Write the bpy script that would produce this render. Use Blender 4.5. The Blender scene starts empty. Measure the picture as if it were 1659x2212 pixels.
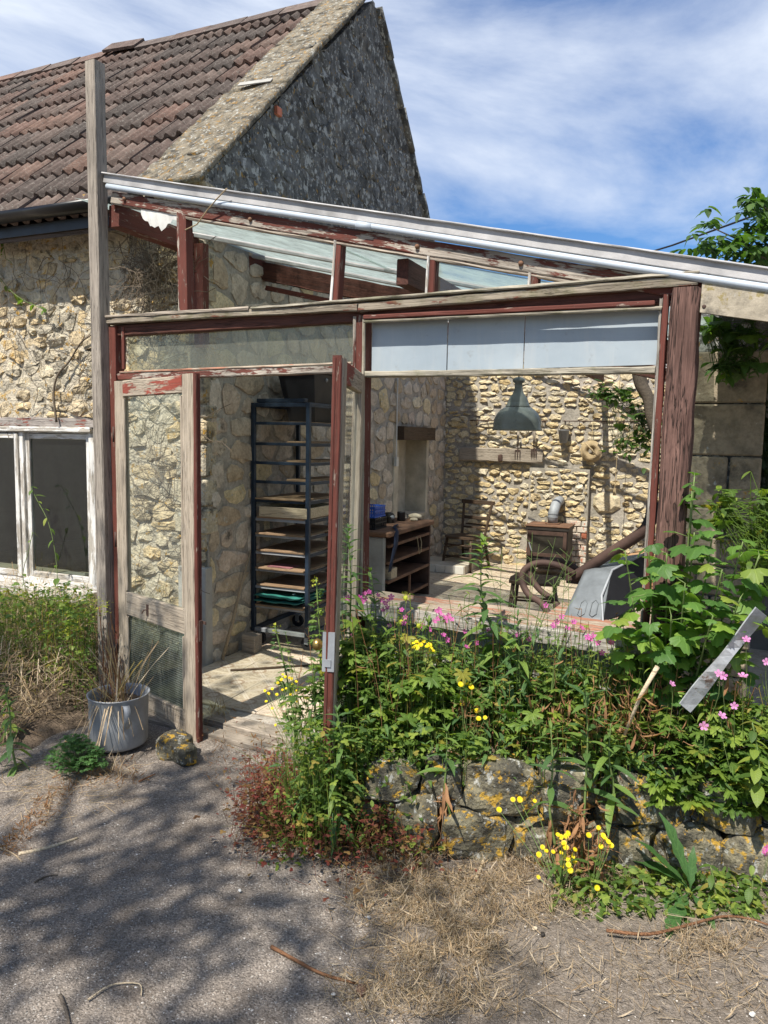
import bpy, math, random
import numpy as np
from mathutils import Vector, Matrix, noise
R = math.radians
S = bpy.context.scene
COL = S.collection
rnd = random.Random(7)
# ------------------------------------------------------------------ camera
CAM = Vector((3.44, -3.15, 1.63))
YAW, PIT, ROLL = R(28), R(-5.76), R(1.0)
F0 = 1597.0; CX, CY = 829.5, 1106.0
_d0 = Vector((-math.sin(YAW), math.cos(YAW), 0)); _r0 = Vector((math.cos(YAW), math.sin(YAW), 0)); _u0 = Vector((0, 0, 1))
CD = _d0*math.cos(PIT) + _u0*math.sin(PIT); _u = _u0*math.cos(PIT) - _d0*math.sin(PIT)
CR = _r0*math.cos(ROLL) + _u*math.sin(ROLL); CU = _u*math.cos(ROLL) - _r0*math.sin(ROLL)
cam = bpy.data.objects.new('camera', bpy.data.cameras.new('camera')); COL.objects.link(cam)
mw = Matrix((CR, CU, -CD)).transposed().to_4x4(); mw.translation = CAM
cam.matrix_world = mw
cam.data.sensor_fit = 'VERTICAL'; cam.data.sensor_height = 36; cam.data.lens = 36*F0/2212.0
cam.data.clip_start = .05; cam.data.clip_end = 600
S.camera = cam
# ------------------------------------------------------------------ world, sun, exposure
SUN_EL, SUN_AZ = R(57), R(4)          # azimuth: turned from -Y towards -X
W = bpy.data.worlds.new('World'); S.world = W; W.use_nodes = True
nt = W.node_tree; nt.nodes.clear()
out = nt.nodes.new('ShaderNodeOutputWorld'); bg = nt.nodes.new('ShaderNodeBackground')
sky = nt.nodes.new('ShaderNodeTexSky'); sky.sky_type = 'NISHITA'; sky.sun_disc = False
sky.sun_elevation = SUN_EL; sky.sun_rotation = math.pi + SUN_AZ
sky.air_density = 1.0; sky.dust_density = .4; sky.ozone_density = 3.0
tc = nt.nodes.new('ShaderNodeTexCoord')
mp = nt.nodes.new('ShaderNodeMapping'); mp.inputs['Scale'].default_value = (1.0, 1.0, 2.4); mp.inputs['Location'].default_value = (1.0, 2.0, .3)
n1 = nt.nodes.new('ShaderNodeTexNoise'); n1.inputs['Scale'].default_value = 1.7; n1.inputs['Detail'].default_value = 9; n1.inputs['Roughness'].default_value = .58; n1.inputs['Distortion'].default_value = .5
cr = nt.nodes.new('ShaderNodeValToRGB'); cr.color_ramp.elements[0].position = .42; cr.color_ramp.elements[0].color = (.05, .05, .05, 1)
cr.color_ramp.elements[1].position = .68; cr.color_ramp.elements[1].color = (1, 1, 1, 1)
sat = nt.nodes.new('ShaderNodeHueSaturation'); sat.inputs['Hue'].default_value = .507; sat.inputs['Saturation'].default_value = 1.36; sat.inputs['Value'].default_value = 1.3
mx = nt.nodes.new('ShaderNodeMixRGB'); mx.inputs[2].default_value = (7.6, 8.3, 9.5, 1)
L = nt.links.new
L(tc.outputs['Generated'], mp.inputs[0]); L(mp.outputs[0], n1.inputs['Vector']); L(n1.outputs['Fac'], cr.inputs[0])
L(sky.outputs[0], sat.inputs['Color']); L(sat.outputs[0], mx.inputs[1]); L(cr.outputs[0], mx.inputs[0]); L(mx.outputs[0], bg.inputs[0]); L(bg.outputs[0], out.inputs[0])
bg.inputs[1].default_value = .07
sl = bpy.data.lights.new('sun', 'SUN'); sl.energy = 5.0; sl.angle = R(.53); sl.color = (1, .945, .86)
sun = bpy.data.objects.new('sun', sl); COL.objects.link(sun)
SD = Vector((-math.sin(SUN_AZ)*math.cos(SUN_EL), -math.cos(SUN_AZ)*math.cos(SUN_EL), math.sin(SUN_EL)))
sun.rotation_euler = SD.to_track_quat('Z', 'Y').to_euler(); sun.location = SD*30
S.view_settings.view_transform = 'Standard'; S.view_settings.look = 'None'; S.view_settings.gamma = 1; S.view_settings.exposure = 0.70
S.view_settings.use_curve_mapping = False
S.cycles.max_bounces = 8; S.cycles.transparent_max_bounces = 24; S.cycles.caustics_reflective = False; S.cycles.caustics_refractive = False

# ------------------------------------------------------------------ helpers
def proj(p):
    v = Vector(p) - CAM; z = v.dot(CD)
    if z < .05: return (-9999, -9999, z)
    return (CX + F0*v.dot(CR)/z, CY - F0*v.dot(CU)/z, z)
def seen(p, m=40):
    x, y, z = proj(p); return z > .05 and -m < x < 1659+m and -m < y < 2212+m
def ray(x, y): return CD + CR*((x-CX)/F0) - CU*((y-CY)/F0)
def at(x, y, axis, val):
    """point of the real plane axis=val seen at a place of the photograph (1659 x 2212 units)"""
    v = ray(x, y); t = (val - CAM[axis])/v[axis]; return CAM + v*t
HA = R(5); HO = Vector((.02, .72, 0))
MH = Matrix.Translation(HO) @ Matrix.Rotation(HA, 4, 'Z')
def H(x, y, z=0): return MH @ Vector((x, y, z))
def atH(x, y, axis, val):
    a, b = MH.inverted() @ CAM, MH.inverted().to_3x3() @ ray(x, y); t = (val - a[axis])/b[axis]; return a + b*t
def N(x, y=0., z=0.): return noise.noise(Vector((x, y, z)))
_last = {}
class MB:
    def __init__(s): s.v = []; s.f = []; s.uv = []; s.t = []; s.hasuv = False
    def add(s, V, Fc, M=None, uv=None, tint=0.0):
        o = len(s.v)
        for p in V: s.v.append(tuple(M @ Vector(p)) if M is not None else tuple(p))
        for f in Fc: s.f.append(tuple(i+o for i in f))
        s.uv.extend(uv if uv is not None else [(0, 0)]*len(V)); s.hasuv |= uv is not None
        s.t.extend([tint]*len(V)); return s
    def box(s, a, b, tint=0.0, M=None):
        x0, y0, z0 = a; x1, y1, z1 = b
        V = [(x0,y0,z0),(x1,y0,z0),(x1,y1,z0),(x0,y1,z0),(x0,y0,z1),(x1,y0,z1),(x1,y1,z1),(x0,y1,z1)]
        return s.add(V, [(3,2,1,0),(4,5,6,7),(0,1,5,4),(1,2,6,5),(2,3,7,6),(3,0,4,7)], M, tint=tint)
    def tube(s, pts, rad, n=6, tint=0.0, caps=True):
        P = [Vector(p) for p in pts]; rr = rad if hasattr(rad, '__len__') else [rad]*len(P)
        V = []; Fc = []
        up = Vector((0, 0, 1)); T = (P[1]-P[0]).normalized()
        a = T.cross(up); a = a.normalized() if a.length > .05 else Vector((1, 0, 0))
        for i, p in enumerate(P):
            T = (P[min(i+1, len(P)-1)] - P[max(i-1, 0)]).normalized()
            a = (a - T*a.dot(T)); a = a.normalized() if a.length > 1e-6 else T.orthogonal().normalized(); b = T.cross(a)
            for k in range(n):
                q = 2*math.pi*k/n; V.append(p + a*(math.cos(q)*rr[i]) + b*(math.sin(q)*rr[i]))
        for i in range(len(P)-1):
            for k in range(n): Fc.append((i*n+k, i*n+(k+1) % n, (i+1)*n+(k+1) % n, (i+1)*n+k))
        if caps: Fc.append(tuple(range(n-1, -1, -1))); Fc.append(tuple((len(P)-1)*n+k for k in range(n)))
        return s.add(V, Fc, tint=tint)
    def lathe(s, prof, n=24, M=None, closed=False):
        V = []; Fc = []
        for (r, z) in prof:
            for k in range(n): q = 2*math.pi*k/n; V.append((r*math.cos(q), r*math.sin(q), z))
        m = len(prof)
        for i in range(m-1 if not closed else m):
            j = (i+1) % m
            for k in range(n): Fc.append((i*n+k, i*n+(k+1) % n, j*n+(k+1) % n, j*n+k))
        return s.add(V, Fc, M)
    def build(s, name, mat, parent=None, smooth=False, **kw): return mkobj(name, s.v, s.f, mat, parent, smooth, s.uv if s.hasuv else None, s.t if any(s.t) else None, **kw)
def tag(o, label=None, cat=None, group=None, kind=None):
    for k, v in (('label', label), ('category', cat), ('group', group), ('kind', kind)):
        if v: o[k] = v
    return o
def mkobj(name, V, Fc, mat, parent=None, smooth=False, uv=None, tint=None, loc=None, label=None, cat=None, group=None, kind=None, cast=True):
    me = bpy.data.meshes.new(name); me.from_pydata([tuple(p) for p in V], [], Fc)
    if uv is not None:
        lay = me.uv_layers.new(name='UVMap'); li = np.empty(len(me.loops), np.int32); me.loops.foreach_get('vertex_index', li)
        lay.data.foreach_set('uv', np.asarray(uv, np.float32)[li].ravel())
    if tint is not None:
        at_ = me.attributes.new('tint', 'FLOAT', 'POINT'); at_.data.foreach_set('value', np.asarray(tint, np.float32))
    me.materials.append(mat)
    if smooth: me.polygons.foreach_set('use_smooth', [True]*len(me.polygons))
    me.update()
    return link(name, me, parent, loc, label, cat, group, kind)
def link(name, me, parent=None, loc=None, label=None, cat=None, group=None, kind=None):
    o = bpy.data.objects.new(name, me); COL.objects.link(o); o.parent = parent
    if loc is not None: o.location = loc
    return tag(o, label, cat, group, kind)
def thing(name, label, cat, loc=(0, 0, 0), rz=0., group=None, inH=False):
    o = bpy.data.objects.new(name, None); COL.objects.link(o); o.empty_display_size = .1
    if inH: o.location = H(*loc); o.rotation_euler = (0, 0, rz+HA)
    else: o.location = loc; o.rotation_euler = (0, 0, rz)
    return tag(o, label, cat, group)
def sub(name, parent, loc=(0, 0, 0), rz=0.):
    o = bpy.data.objects.new(name, None); COL.objects.link(o); o.parent = parent; o.location = loc; o.rotation_euler = (0, 0, rz); return o
def copy_tree(o, parent=None):
    c = o.copy(); COL.objects.link(c); c.parent = parent
    for ch in list(o.children): copy_tree(ch, c)
    return c
def beam(name, p0, p1, w, h, mat, parent=None, seg=None, jit=.0012, bev=.004, roll=0., sag=0., **kw):
    """squared timber or bar from p0 to p1, w wide (sideways) and h high, its own X axis along the grain"""
    p0 = Vector(p0); p1 = Vector(p1); d = p1-p0; Ln = d.length; x = d/Ln
    up = Vector((0, 0, 1)); y = up.cross(x); y = y.normalized() if y.length > .05 else Vector((0, 1, 0)); z = x.cross(y)
    n = seg or max(2, min(26, int(Ln/.09))); b = min(bev, w*.3, h*.3); V = []; Fc = []
    sec = [(-w/2+b,-h/2),(w/2-b,-h/2),(w/2,-h/2+b),(w/2,h/2-b),(w/2-b,h/2),(-w/2+b,h/2),(-w/2,h/2-b),(-w/2,-h/2+b)]
    r = random.Random(int(Ln*1e5) ^ int(abs(p0.x+p0.z*3)*1e4))
    for i in range(n+1):
        t = i/n; sg = -sag*math.sin(math.pi*t)
        for (a, c) in sec: V.append((Ln*t + (r.uniform(-1, 1)*jit*2 if i in (0, n) else 0), a+r.uniform(-jit, jit), c+sg+r.uniform(-jit, jit)))
    for i in range(n):
        for k in range(8): Fc.append((i*8+k, i*8+(k+1) % 8, (i+1)*8+(k+1) % 8, (i+1)*8+k))
    Fc.append(tuple(range(7, -1, -1))); Fc.append(tuple(n*8+k for k in range(8)))
    o = mkobj(name, V, Fc, mat, parent, **kw)
    m = Matrix((x, y, z)).transposed().to_4x4() @ Matrix.Rotation(roll, 4, 'X'); m.translation = p0
    o.matrix_basis = m; return o
def slab(name, a, b, mat, parent=None, bev=.0, **kw):
    """box from corner a to corner b, bevelled"""
    a = Vector(a); b = Vector(b); c = (a+b)/2; s = (b-a)/2
    bv = bev or min(s)*.12; V = []
    import itertools
    for sx, sy, sz in itertools.product((-1, 1), repeat=3):
        V += [(sx*s.x, sy*(s.y-bv), sz*(s.z-bv)), (sx*(s.x-bv), sy*s.y, sz*(s.z-bv)), (sx*(s.x-bv), sy*(s.y-bv), sz*s.z)]
    import bmesh
    bm = bmesh.new()
    for p in V: bm.verts.new(p)
    bmesh.ops.convex_hull(bm, input=bm.verts); me = bpy.data.meshes.new(name); bm.to_mesh(me); bm.free(); me.materials.append(mat)
    o = link(name, me, parent, c, **kw); return o

# ---- voronoi stone courses
def clip(poly, nx, ny, c):
    out_ = []
    for i in range(len(poly)):
        a = poly[i]; b = poly[(i+1) % len(poly)]; da = a[0]*nx+a[1]*ny-c; db = b[0]*nx+b[1]*ny-c
        if da <= 0: out_.append(a)
        if (da < 0) != (db < 0) and abs(da-db) > 1e-12: t = da/(da-db); out_.append((a[0]+(b[0]-a[0])*t, a[1]+(b[1]-a[1])*t))
    return out_
def cells(x0, x1, z0, z1, cw, ch, seed, jx=.35, jz=.22, drop=.12, keep=None, holes=()):
    r = random.Random(seed); pts = []; k = ch/cw; z = z0 + ch*.4; row = 0
    while z < z1+ch:
        x = x0 - cw*r.random(); hh = ch*r.choice((.75, .9, 1, 1.1, 1.35))
        while x < x1+cw:
            if r.random() > drop: pts.append((x + r.uniform(-jx, jx)*cw*.5, z + r.uniform(-jz, jz)*ch))
            x += cw*r.choice((.6, .8, 1, 1.15, 1.5))
        z += hh
    polys = []
    P = np.array(pts); Q = P*np.array([k, 1.0])
    for i, (px, pz) in enumerate(pts):
        if not (x0-.5*cw < px < x1+.5*cw and z0-.5*ch < pz < z1+.5*ch): continue
        if keep and not keep(px, pz): continue
        poly = [(x0, z0), (x1, z0), (x1, z1), (x0, z1)]
        d = ((Q-Q[i])**2).sum(1); idx = np.argsort(d)[1:16]
        for j in idx:
            qx, qz = pts[j]
            # bisector in the stretched metric
            ax, az = px*k, pz; bx, bz = qx*k, qz
            nx, nz = (bx-ax), (bz-az); c = (bx*bx+bz*bz-ax*ax-az*az)/2
            poly = clip(poly, nx*k, nz, c)
            if len(poly) < 3: break
        if len(poly) < 3: continue
        bad = False
        for (hx0, hx1, hz0, hz1) in holes:
            cx = sum(p[0] for p in poly)/len(poly); cz = sum(p[1] for p in poly)/len(poly)
            if hx0 < cx < hx1 and hz0 < cz < hz1: bad = True; break
            opts = [(hx0-cx, (1, 0, hx0)), (cx-hx1, (-1, 0, -hx1)), (hz0-cz, (0, 1, hz0)), (cz-hz1, (0, -1, -hz1))]
            m_, (a, b, c) = max(opts)
            poly = clip(poly, a, b, c)
            if len(poly) < 3: bad = True; break
        if not bad: polys.append(poly)
    return polys
def stone_mesh(poly, gap, proud, r, back=.03, n=10, rough=.25, flat=.72):
    cx = sum(p[0] for p in poly)/len(poly); cz = sum(p[1] for p in poly)/len(poly)
    w = max(p[0] for p in poly)-min(p[0] for p in poly); h = max(p[1] for p in poly)-min(p[1] for p in poly)
    if min(w, h) < gap*1.6: return None
    # inset by scaling, then corner-cut
    pts = [(cx+(p[0]-cx)*(1-gap/w), cz+(p[1]-cz)*(1-gap/h)) for p in poly]
    q = []
    for i in range(len(pts)):
        a = pts[i]; b = pts[(i+1) % len(pts)]
        q += [(a[0]*.78+b[0]*.22, a[1]*.78+b[1]*.22), (a[0]*.22+b[0]*.78, a[1]*.22+b[1]*.78)]
    per = [0]
    for i in range(len(q)): a = q[i]; b = q[(i+1) % len(q)]; per.append(per[-1]+math.hypot(b[0]-a[0], b[1]-a[1]))
    out_ = []
    for k in range(n):
        s_ = (k+r.uniform(-.25, .25))/n*per[-1] % per[-1]; i = max(j for j in range(len(q)) if per[j] <= s_)
        a = q[i]; b = q[(i+1) % len(q)]; t = (s_-per[i])/max(per[i+1]-per[i], 1e-9); out_.append((a[0]+(b[0]-a[0])*t-cx, a[1]+(b[1]-a[1])*t-cz))
    m = min(w, h)*rough*.25; V = []
    tx, tz = r.uniform(-.35, .35), r.uniform(-.35, .35)
    for (a, b) in out_: V.append((a, b, -back))
    for (a, b) in out_: V.append((a+r.uniform(-m, m)*.6, b+r.uniform(-m, m)*.6, proud*(.35+r.uniform(-.2, .25))))
    for (a, b) in out_: V.append((a*flat+r.uniform(-m, m), b*flat+r.uniform(-m, m), proud*(.95+tx*a/w*2+tz*b/h*2+r.uniform(-.3, .3)*rough*2)))
    V.append((r.uniform(-m, m), r.uniform(-m, m), proud*(1.08+r.uniform(-.2, .25))))
    Fc = []
    for ring in (0, 1):
        for k in range(n): Fc.append((ring*n+k, ring*n+(k+1) % n, (ring+1)*n+(k+1) % n, (ring+1)*n+k))
    for k in range(n): Fc.append((2*n+k, 2*n+(k+1) % n, 3*n))
    return (cx, cz), V, Fc
def lay_stones(polys, to_local, mat, parent, gap=.02, proud=.02, seed=1, cap=295, name='stone', rough=.25, flat=.72, smooth=False, world=None, varp=.4, back=.03, mats2=None):
    """to_local(u, v, w) gives the parent's coordinates. The stones that show largest are parts, the rest one joined part."""
    r = random.Random(seed); L_ = []
    for p in polys:
        res = stone_mesh(p, gap*r.uniform(.6, 1.5), proud*r.uniform(1-varp, 1+varp), r, rough=rough, flat=flat, back=back)
        if not res: continue
        (cx, cz), V, Fc = res
        loc = Vector(to_local(cx, cz, 0)); Vl = [Vector(to_local(cx+a, cz+b, c)) - loc for a, b, c in V]
        wl = (world @ loc) if world is not None else loc
        x, y, z = proj(wl); size = (max(v[0] for v in V)-min(v[0] for v in V))*(max(v[1] for v in V)-min(v[1] for v in V))/max(z, .3)**2
        L_.append((size if seen(wl, 60) else size*1e-4, loc, Vl, Fc))
    L_.sort(key=lambda t: -t[0])
    # face orientation test
    a, b, c = Vector(to_local(1, 0, 0))-Vector(to_local(0, 0, 0)), Vector(to_local(0, 1, 0))-Vector(to_local(0, 0, 0)), Vector(to_local(0, 0, 1))-Vector(to_local(0, 0, 0))
    flip = a.cross(b).dot(c) < 0
    for s_, loc, Vl, Fc in L_[:cap]:
        mm = mat if not mats2 or r.random() > mats2[1] else mats2[0]
        mkobj(name, Vl, [f[::-1] for f in Fc] if flip else Fc, mm, parent, smooth, loc=loc)
    if L_[cap:]:
        mb = MB()
        for s_, loc, Vl, Fc in L_[cap:]: mb.add([loc+v for v in Vl], [f[::-1] for f in Fc] if flip else Fc, tint=r.random())
        mb.build('small_'+name+'work', mat, parent, smooth, kind='stuff')
# ---- instanced clouds baked into one mesh
def euler_mats(yaw, pitch, roll):
    cy, sy, cp, sp, cr_, sr = np.cos(yaw), np.sin(yaw), np.cos(pitch), np.sin(pitch), np.cos(roll), np.sin(roll)
    n = len(yaw); Z = np.zeros(n); O = np.ones(n)
    Rz = np.stack([cy, -sy, Z, sy, cy, Z, Z, Z, O], 1).reshape(n, 3, 3)
    Rx = np.stack([O, Z, Z, Z, cp, -sp, Z, sp, cp], 1).reshape(n, 3, 3)
    Ry = np.stack([cr_, Z, sr, Z, O, Z, -sr, Z, cr_], 1).reshape(n, 3, 3)
    return Rz @ Rx @ Ry
class Cloud:
    """collects placements of small templates (V, F, UV), bakes them to one mesh"""
    def __init__(s, tmpl): s.T = tmpl; s.p = []
    def put(s, pos, yaw, pitch, roll=0., sc=1., k=None, tint=None):
        s.p.append((rnd.randrange(len(s.T)) if k is None else k, pos[0], pos[1], pos[2], yaw, pitch, roll, sc, rnd.random() if tint is None else tint))
    def build(s, name, mat, parent=None, smooth=False, extra=None, **kw):
        if not s.p: return None
        A = np.array(s.p, float); VV = []; UV = []; TT = []; loops = []; starts = []; tot = []; off = 0; lo = 0
        for k, (V, Fc, uv) in enumerate(s.T):
            B = A[A[:, 0] == k]
            if not len(B): continue
            V = np.array(V, float); M = euler_mats(B[:, 4], B[:, 5], B[:, 6])*B[:, 7][:, None, None]
            X = np.einsum('nij,vj->nvi', M, V) + B[:, None, 1:4]; nv = len(V)
            VV.append(X.reshape(-1, 3)); UV.append(np.tile(np.array(uv, float), (len(B), 1))); TT.append(np.repeat(B[:, 8], nv))
            fl = np.concatenate([np.array(f) for f in Fc]); ft = np.array([len(f) for f in Fc])
            base = off + np.arange(len(B))*nv
            loops.append((fl[None, :] + base[:, None]).ravel()); tot.append(np.tile(ft, len(B)))
            off += nv*len(B)
        VV = np.concatenate(VV); UV = np.concatenate(UV); TT = np.concatenate(TT); loops = np.concatenate(loops); tot = np.concatenate(tot)
        if extra is not None and extra.v:
            n0 = len(VV); VV = np.concatenate([VV, np.array(extra.v)]); UV = np.concatenate([UV, np.array(extra.uv, float)]); TT = np.concatenate([TT, np.array(extra.t, float)])
            loops = np.concatenate([loops, np.concatenate([np.array(f) for f in extra.f])+n0]); tot = np.concatenate([tot, np.array([len(f) for f in extra.f])])
        me = bpy.data.meshes.new(name); me.vertices.add(len(VV)); me.vertices.foreach_set('co', VV.astype(np.float32).ravel())
        me.loops.add(len(loops)); me.loops.foreach_set('vertex_index', loops.astype(np.int32))
        me.polygons.add(len(tot)); me.polygons.foreach_set('loop_start', (np.cumsum(tot)-tot).astype(np.int32)); me.polygons.foreach_set('loop_total', tot.astype(np.int32))
        lay = me.uv_layers.new(name='UVMap'); lay.data.foreach_set('uv', UV[loops].astype(np.float32).ravel())
        at_ = me.attributes.new('tint', 'FLOAT', 'POINT'); at_.data.foreach_set('value', TT.astype(np.float32))
        if smooth: me.polygons.foreach_set('use_smooth', np.ones(len(tot), bool))
        me.materials.append(mat); me.update(calc_edges=True); me.validate()
        return link(name, me, parent, **kw)
TREE_LEAVES = 8
# ------------------------------------------------------------------ materials
class Mt:
    def __init__(s, name):
        s.m = bpy.data.materials.new(name); s.m.use_nodes = True; s.t = s.m.node_tree; s.t.nodes.clear()
        s.o = s.n('OutputMaterial'); s.tc = s.n('TexCoord'); s.oi = s.n('ObjectInfo')
        a = s.n('Attribute'); a.attribute_name = 'tint'
        ad = s.math('ADD', s.oi.outputs['Random'], a.outputs['Fac']); s.rnd = s.math('FRACT', ad)
        # object coordinates shifted per object
        s.off = s.n('VectorMath'); s.off.operation = 'MULTIPLY_ADD'
        cmb = s.n('CombineXYZ'); 
        for i in range(3): s.l(s.rnd, cmb.inputs[i])
        s.l(cmb.outputs[0], s.off.inputs[0]); s.off.inputs[1].default_value = (37, 19, 53); s.l(s.tc.outputs['Object'], s.off.inputs[2])
        s.co = s.off.outputs[0]
    def n(s, t): return s.t.nodes.new('ShaderNode'+t)
    def l(s, a, b): s.t.links.new(a, b)
    def _in(s, sock, v):
        if isinstance(v, (int, float)): sock.default_value = v
        elif isinstance(v, tuple): sock.default_value = v if len(v) == len(sock.default_value) else v+(1,)
        else: s.l(v, sock)
    def math(s, op, a, b=None, c=None):
        n = s.n('Math'); n.operation = op; s._in(n.inputs[0], a)
        if b is not None: s._in(n.inputs[1], b)
        if c is not None: s._in(n.inputs[2], c)
        return n.outputs[0]
    def noise(s, sc, det=4, ro=.55, vec=None, scale=None, dist=0):
        n = s.n('TexNoise'); n.inputs['Scale'].default_value = sc; n.inputs['Detail'].default_value = det; n.inputs['Roughness'].default_value = ro; n.inputs['Distortion'].default_value = dist
        v = vec if vec is not None else s.co
        if scale: v = s.mapv(v, scale)
        s.l(v, n.inputs['Vector']); return n.outputs['Fac']
    def mapv(s, v, scale):
        mp_ = s.n('VectorMath'); mp_.operation = 'MULTIPLY'; s.l(v, mp_.inputs[0]); mp_.inputs[1].default_value = scale; return mp_.outputs[0]
    def vor(s, sc, feat='F1', vec=None, scale=None, out='Distance'):
        n = s.n('TexVoronoi'); n.feature = feat; n.inputs['Scale'].default_value = sc; v = vec if vec is not None else s.co
        if scale: v = s.mapv(v, scale)
        s.l(v, n.inputs['Vector']); return n.outputs[out]
    def ramp(s, f, *st):
        n = s.n('ValToRGB'); e = n.color_ramp.elements
        while len(e) < len(st): e.new(.5)
        for i, (p, c) in enumerate(st):
            e[i].position = p; c = (c, c, c) if isinstance(c, (int, float)) else c; e[i].color = tuple(c)+(1,)
        s.l(f, n.inputs[0]); return n.outputs[0]
    def mix(s, f, a, b, mode='MIX'):
        n = s.n('MixRGB'); n.blend_type = mode; s._in(n.inputs[0], f); s._in(n.inputs[1], a); s._in(n.inputs[2], b); return n.outputs[0]
    def bump(s, h, d=.01, st=1., prev=None):
        n = s.n('Bump'); n.inputs['Distance'].default_value = d; n.inputs['Strength'].default_value = st; s._in(n.inputs['Height'], h)
        if prev is not None: s.l(prev, n.inputs['Normal'])
        return n.outputs[0]
    def bsdf(s, col, rough=.8, metal=0., nrm=None, spec=.3, **kw):
        n = s.n('BsdfPrincipled'); s._in(n.inputs['Base Color'], col); s._in(n.inputs['Roughness'], rough); s._in(n.inputs['Metallic'], metal)
        s._in(n.inputs['Specular IOR Level'], spec)
        for k, v in kw.items(): s._in(n.inputs[k], v)
        if nrm is not None: s.l(nrm, n.inputs['Normal'])
        return n.outputs[0]
    def out(s, sh): s.l(sh, s.o.inputs[0]); return s.m
def stone_mat(name, cols, lichen=0., dark=0., white=0., bd=.006, sc=1., lich=(.42, .24, .04)):
    m = Mt(name); k = len(cols)
    base = m.ramp(m.rnd, *[(i/(k-1) if k > 1 else 0, c) for i, c in enumerate(cols)])
    a = m.noise(9*sc, 6, .62); c = m.mix(1, base, m.ramp(a, (.25, .62), (.5, 1.), (.75, 1.25)), 'MULTIPLY')
    b = m.noise(45*sc, 5, .7); c = m.mix(1, c, m.ramp(b, (.3, .7), (.55, 1.02), (.75, 1.2)), 'MULTIPLY')
    if dark: c = m.mix(m.ramp(m.noise(6*sc, 7, .7), (.62-dark*.3, 0), (.72-dark*.2, .85)), c, (.045, .043, .038))
    if white: c = m.mix(m.ramp(m.noise(16*sc, 6, .65, scale=(1.1, 1, .9)), (.66-white*.2, 0), (.7-white*.18, .8)), c, (.42, .42, .38))
    if lichen: c = m.mix(m.ramp(m.noise(13*sc, 6, .7, scale=(1, 1.1, 1)), (.64-lichen*.22, 0), (.68-lichen*.22, .85)), c, lich)
    n1 = m.bump(m.noise(14*sc, 8, .68), bd*2.2, .9); n2 = m.bump(m.vor(60*sc), bd*.4, .6, n1)
    return m.out(m.bsdf(c, .92, nrm=n2, spec=.15))
def wood_mat(name, c1, c2, paint=None, amount=0., gr=1., dirt=.4, rough=.85, moss=0., pscale=3., crack=.55):
    m = Mt(name)
    g = m.noise(3, 7, .65, scale=(1.0, 34*gr, 34*gr), dist=.15); f = m.noise(7, 4, .7, scale=(1.5, 60*gr, 60*gr))
    c = m.ramp(g, (.3, c1), (.7, c2)); c = m.mix(1, c, m.ramp(f, (.32, .62), (.6, 1.08)), 'MULTIPLY')
    kn = m.noise(2.2, 5, .65); c = m.mix(1, c, m.ramp(kn, (.3, 1-dirt*.5), (.6, 1.08)), 'MULTIPLY')
    ck = m.math('ABSOLUTE', m.math('SUBTRACT', m.noise(2.2, 4, .6, scale=(.7, 24*gr, 24*gr), dist=.4), .5)); ckm = m.ramp(ck, (0, crack), (.018, 0))
    c = m.mix(ckm, c, (.02, .014, .01)); hgt = m.math('SUBTRACT', m.math('ADD', g, m.math('MULTIPLY', f, .6)), m.math('MULTIPLY', ckm, 1.2)); rg = rough
    if paint:
        p = m.noise(pscale, 7, .68, scale=(1., 5, 5)); p = m.math('ADD', p, m.math('MULTIPLY', f, .12))
        msk = m.ramp(p, (.62-amount*.36, 1.), (.66-amount*.36, 0.)) if amount < 0 else m.ramp(p, (.93-amount*.72, 0.), (.965-amount*.72, 1.))
        pc = m.mix(1, paint, m.ramp(kn, (.3, .7), (.65, 1.12)), 'MULTIPLY')
        c = m.mix(m.math('MULTIPLY', msk, m.math('SUBTRACT', 1., m.math('MULTIPLY', ckm, .7))), c, pc); hgt = m.math('ADD', hgt, m.math('MULTIPLY', msk, .35))
    if moss: c = m.mix(m.ramp(m.noise(5, 6, .7), (.5, 0), (.62, moss)), c, (.09, .095, .03))
    return m.out(m.bsdf(c, rg, nrm=m.bump(hgt, .0025, .9), spec=.25))
def plain(name, col, rough=.6, metal=0., bd=.0, bs=60, vary=.25, spec=.4, **kw):
    m = Mt(name); c = m.mix(1, col, m.ramp(m.noise(6, 6, .62), (.3, 1-vary), (.7, 1+vary)), 'MULTIPLY')
    rr = m.math('ADD', m.math('MULTIPLY', m.noise(14, 4), .25), rough-.12)
    return m.out(m.bsdf(c, rr, metal, m.bump(m.noise(bs, 5, .6), bd, .8) if bd else None, spec, **kw))
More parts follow.
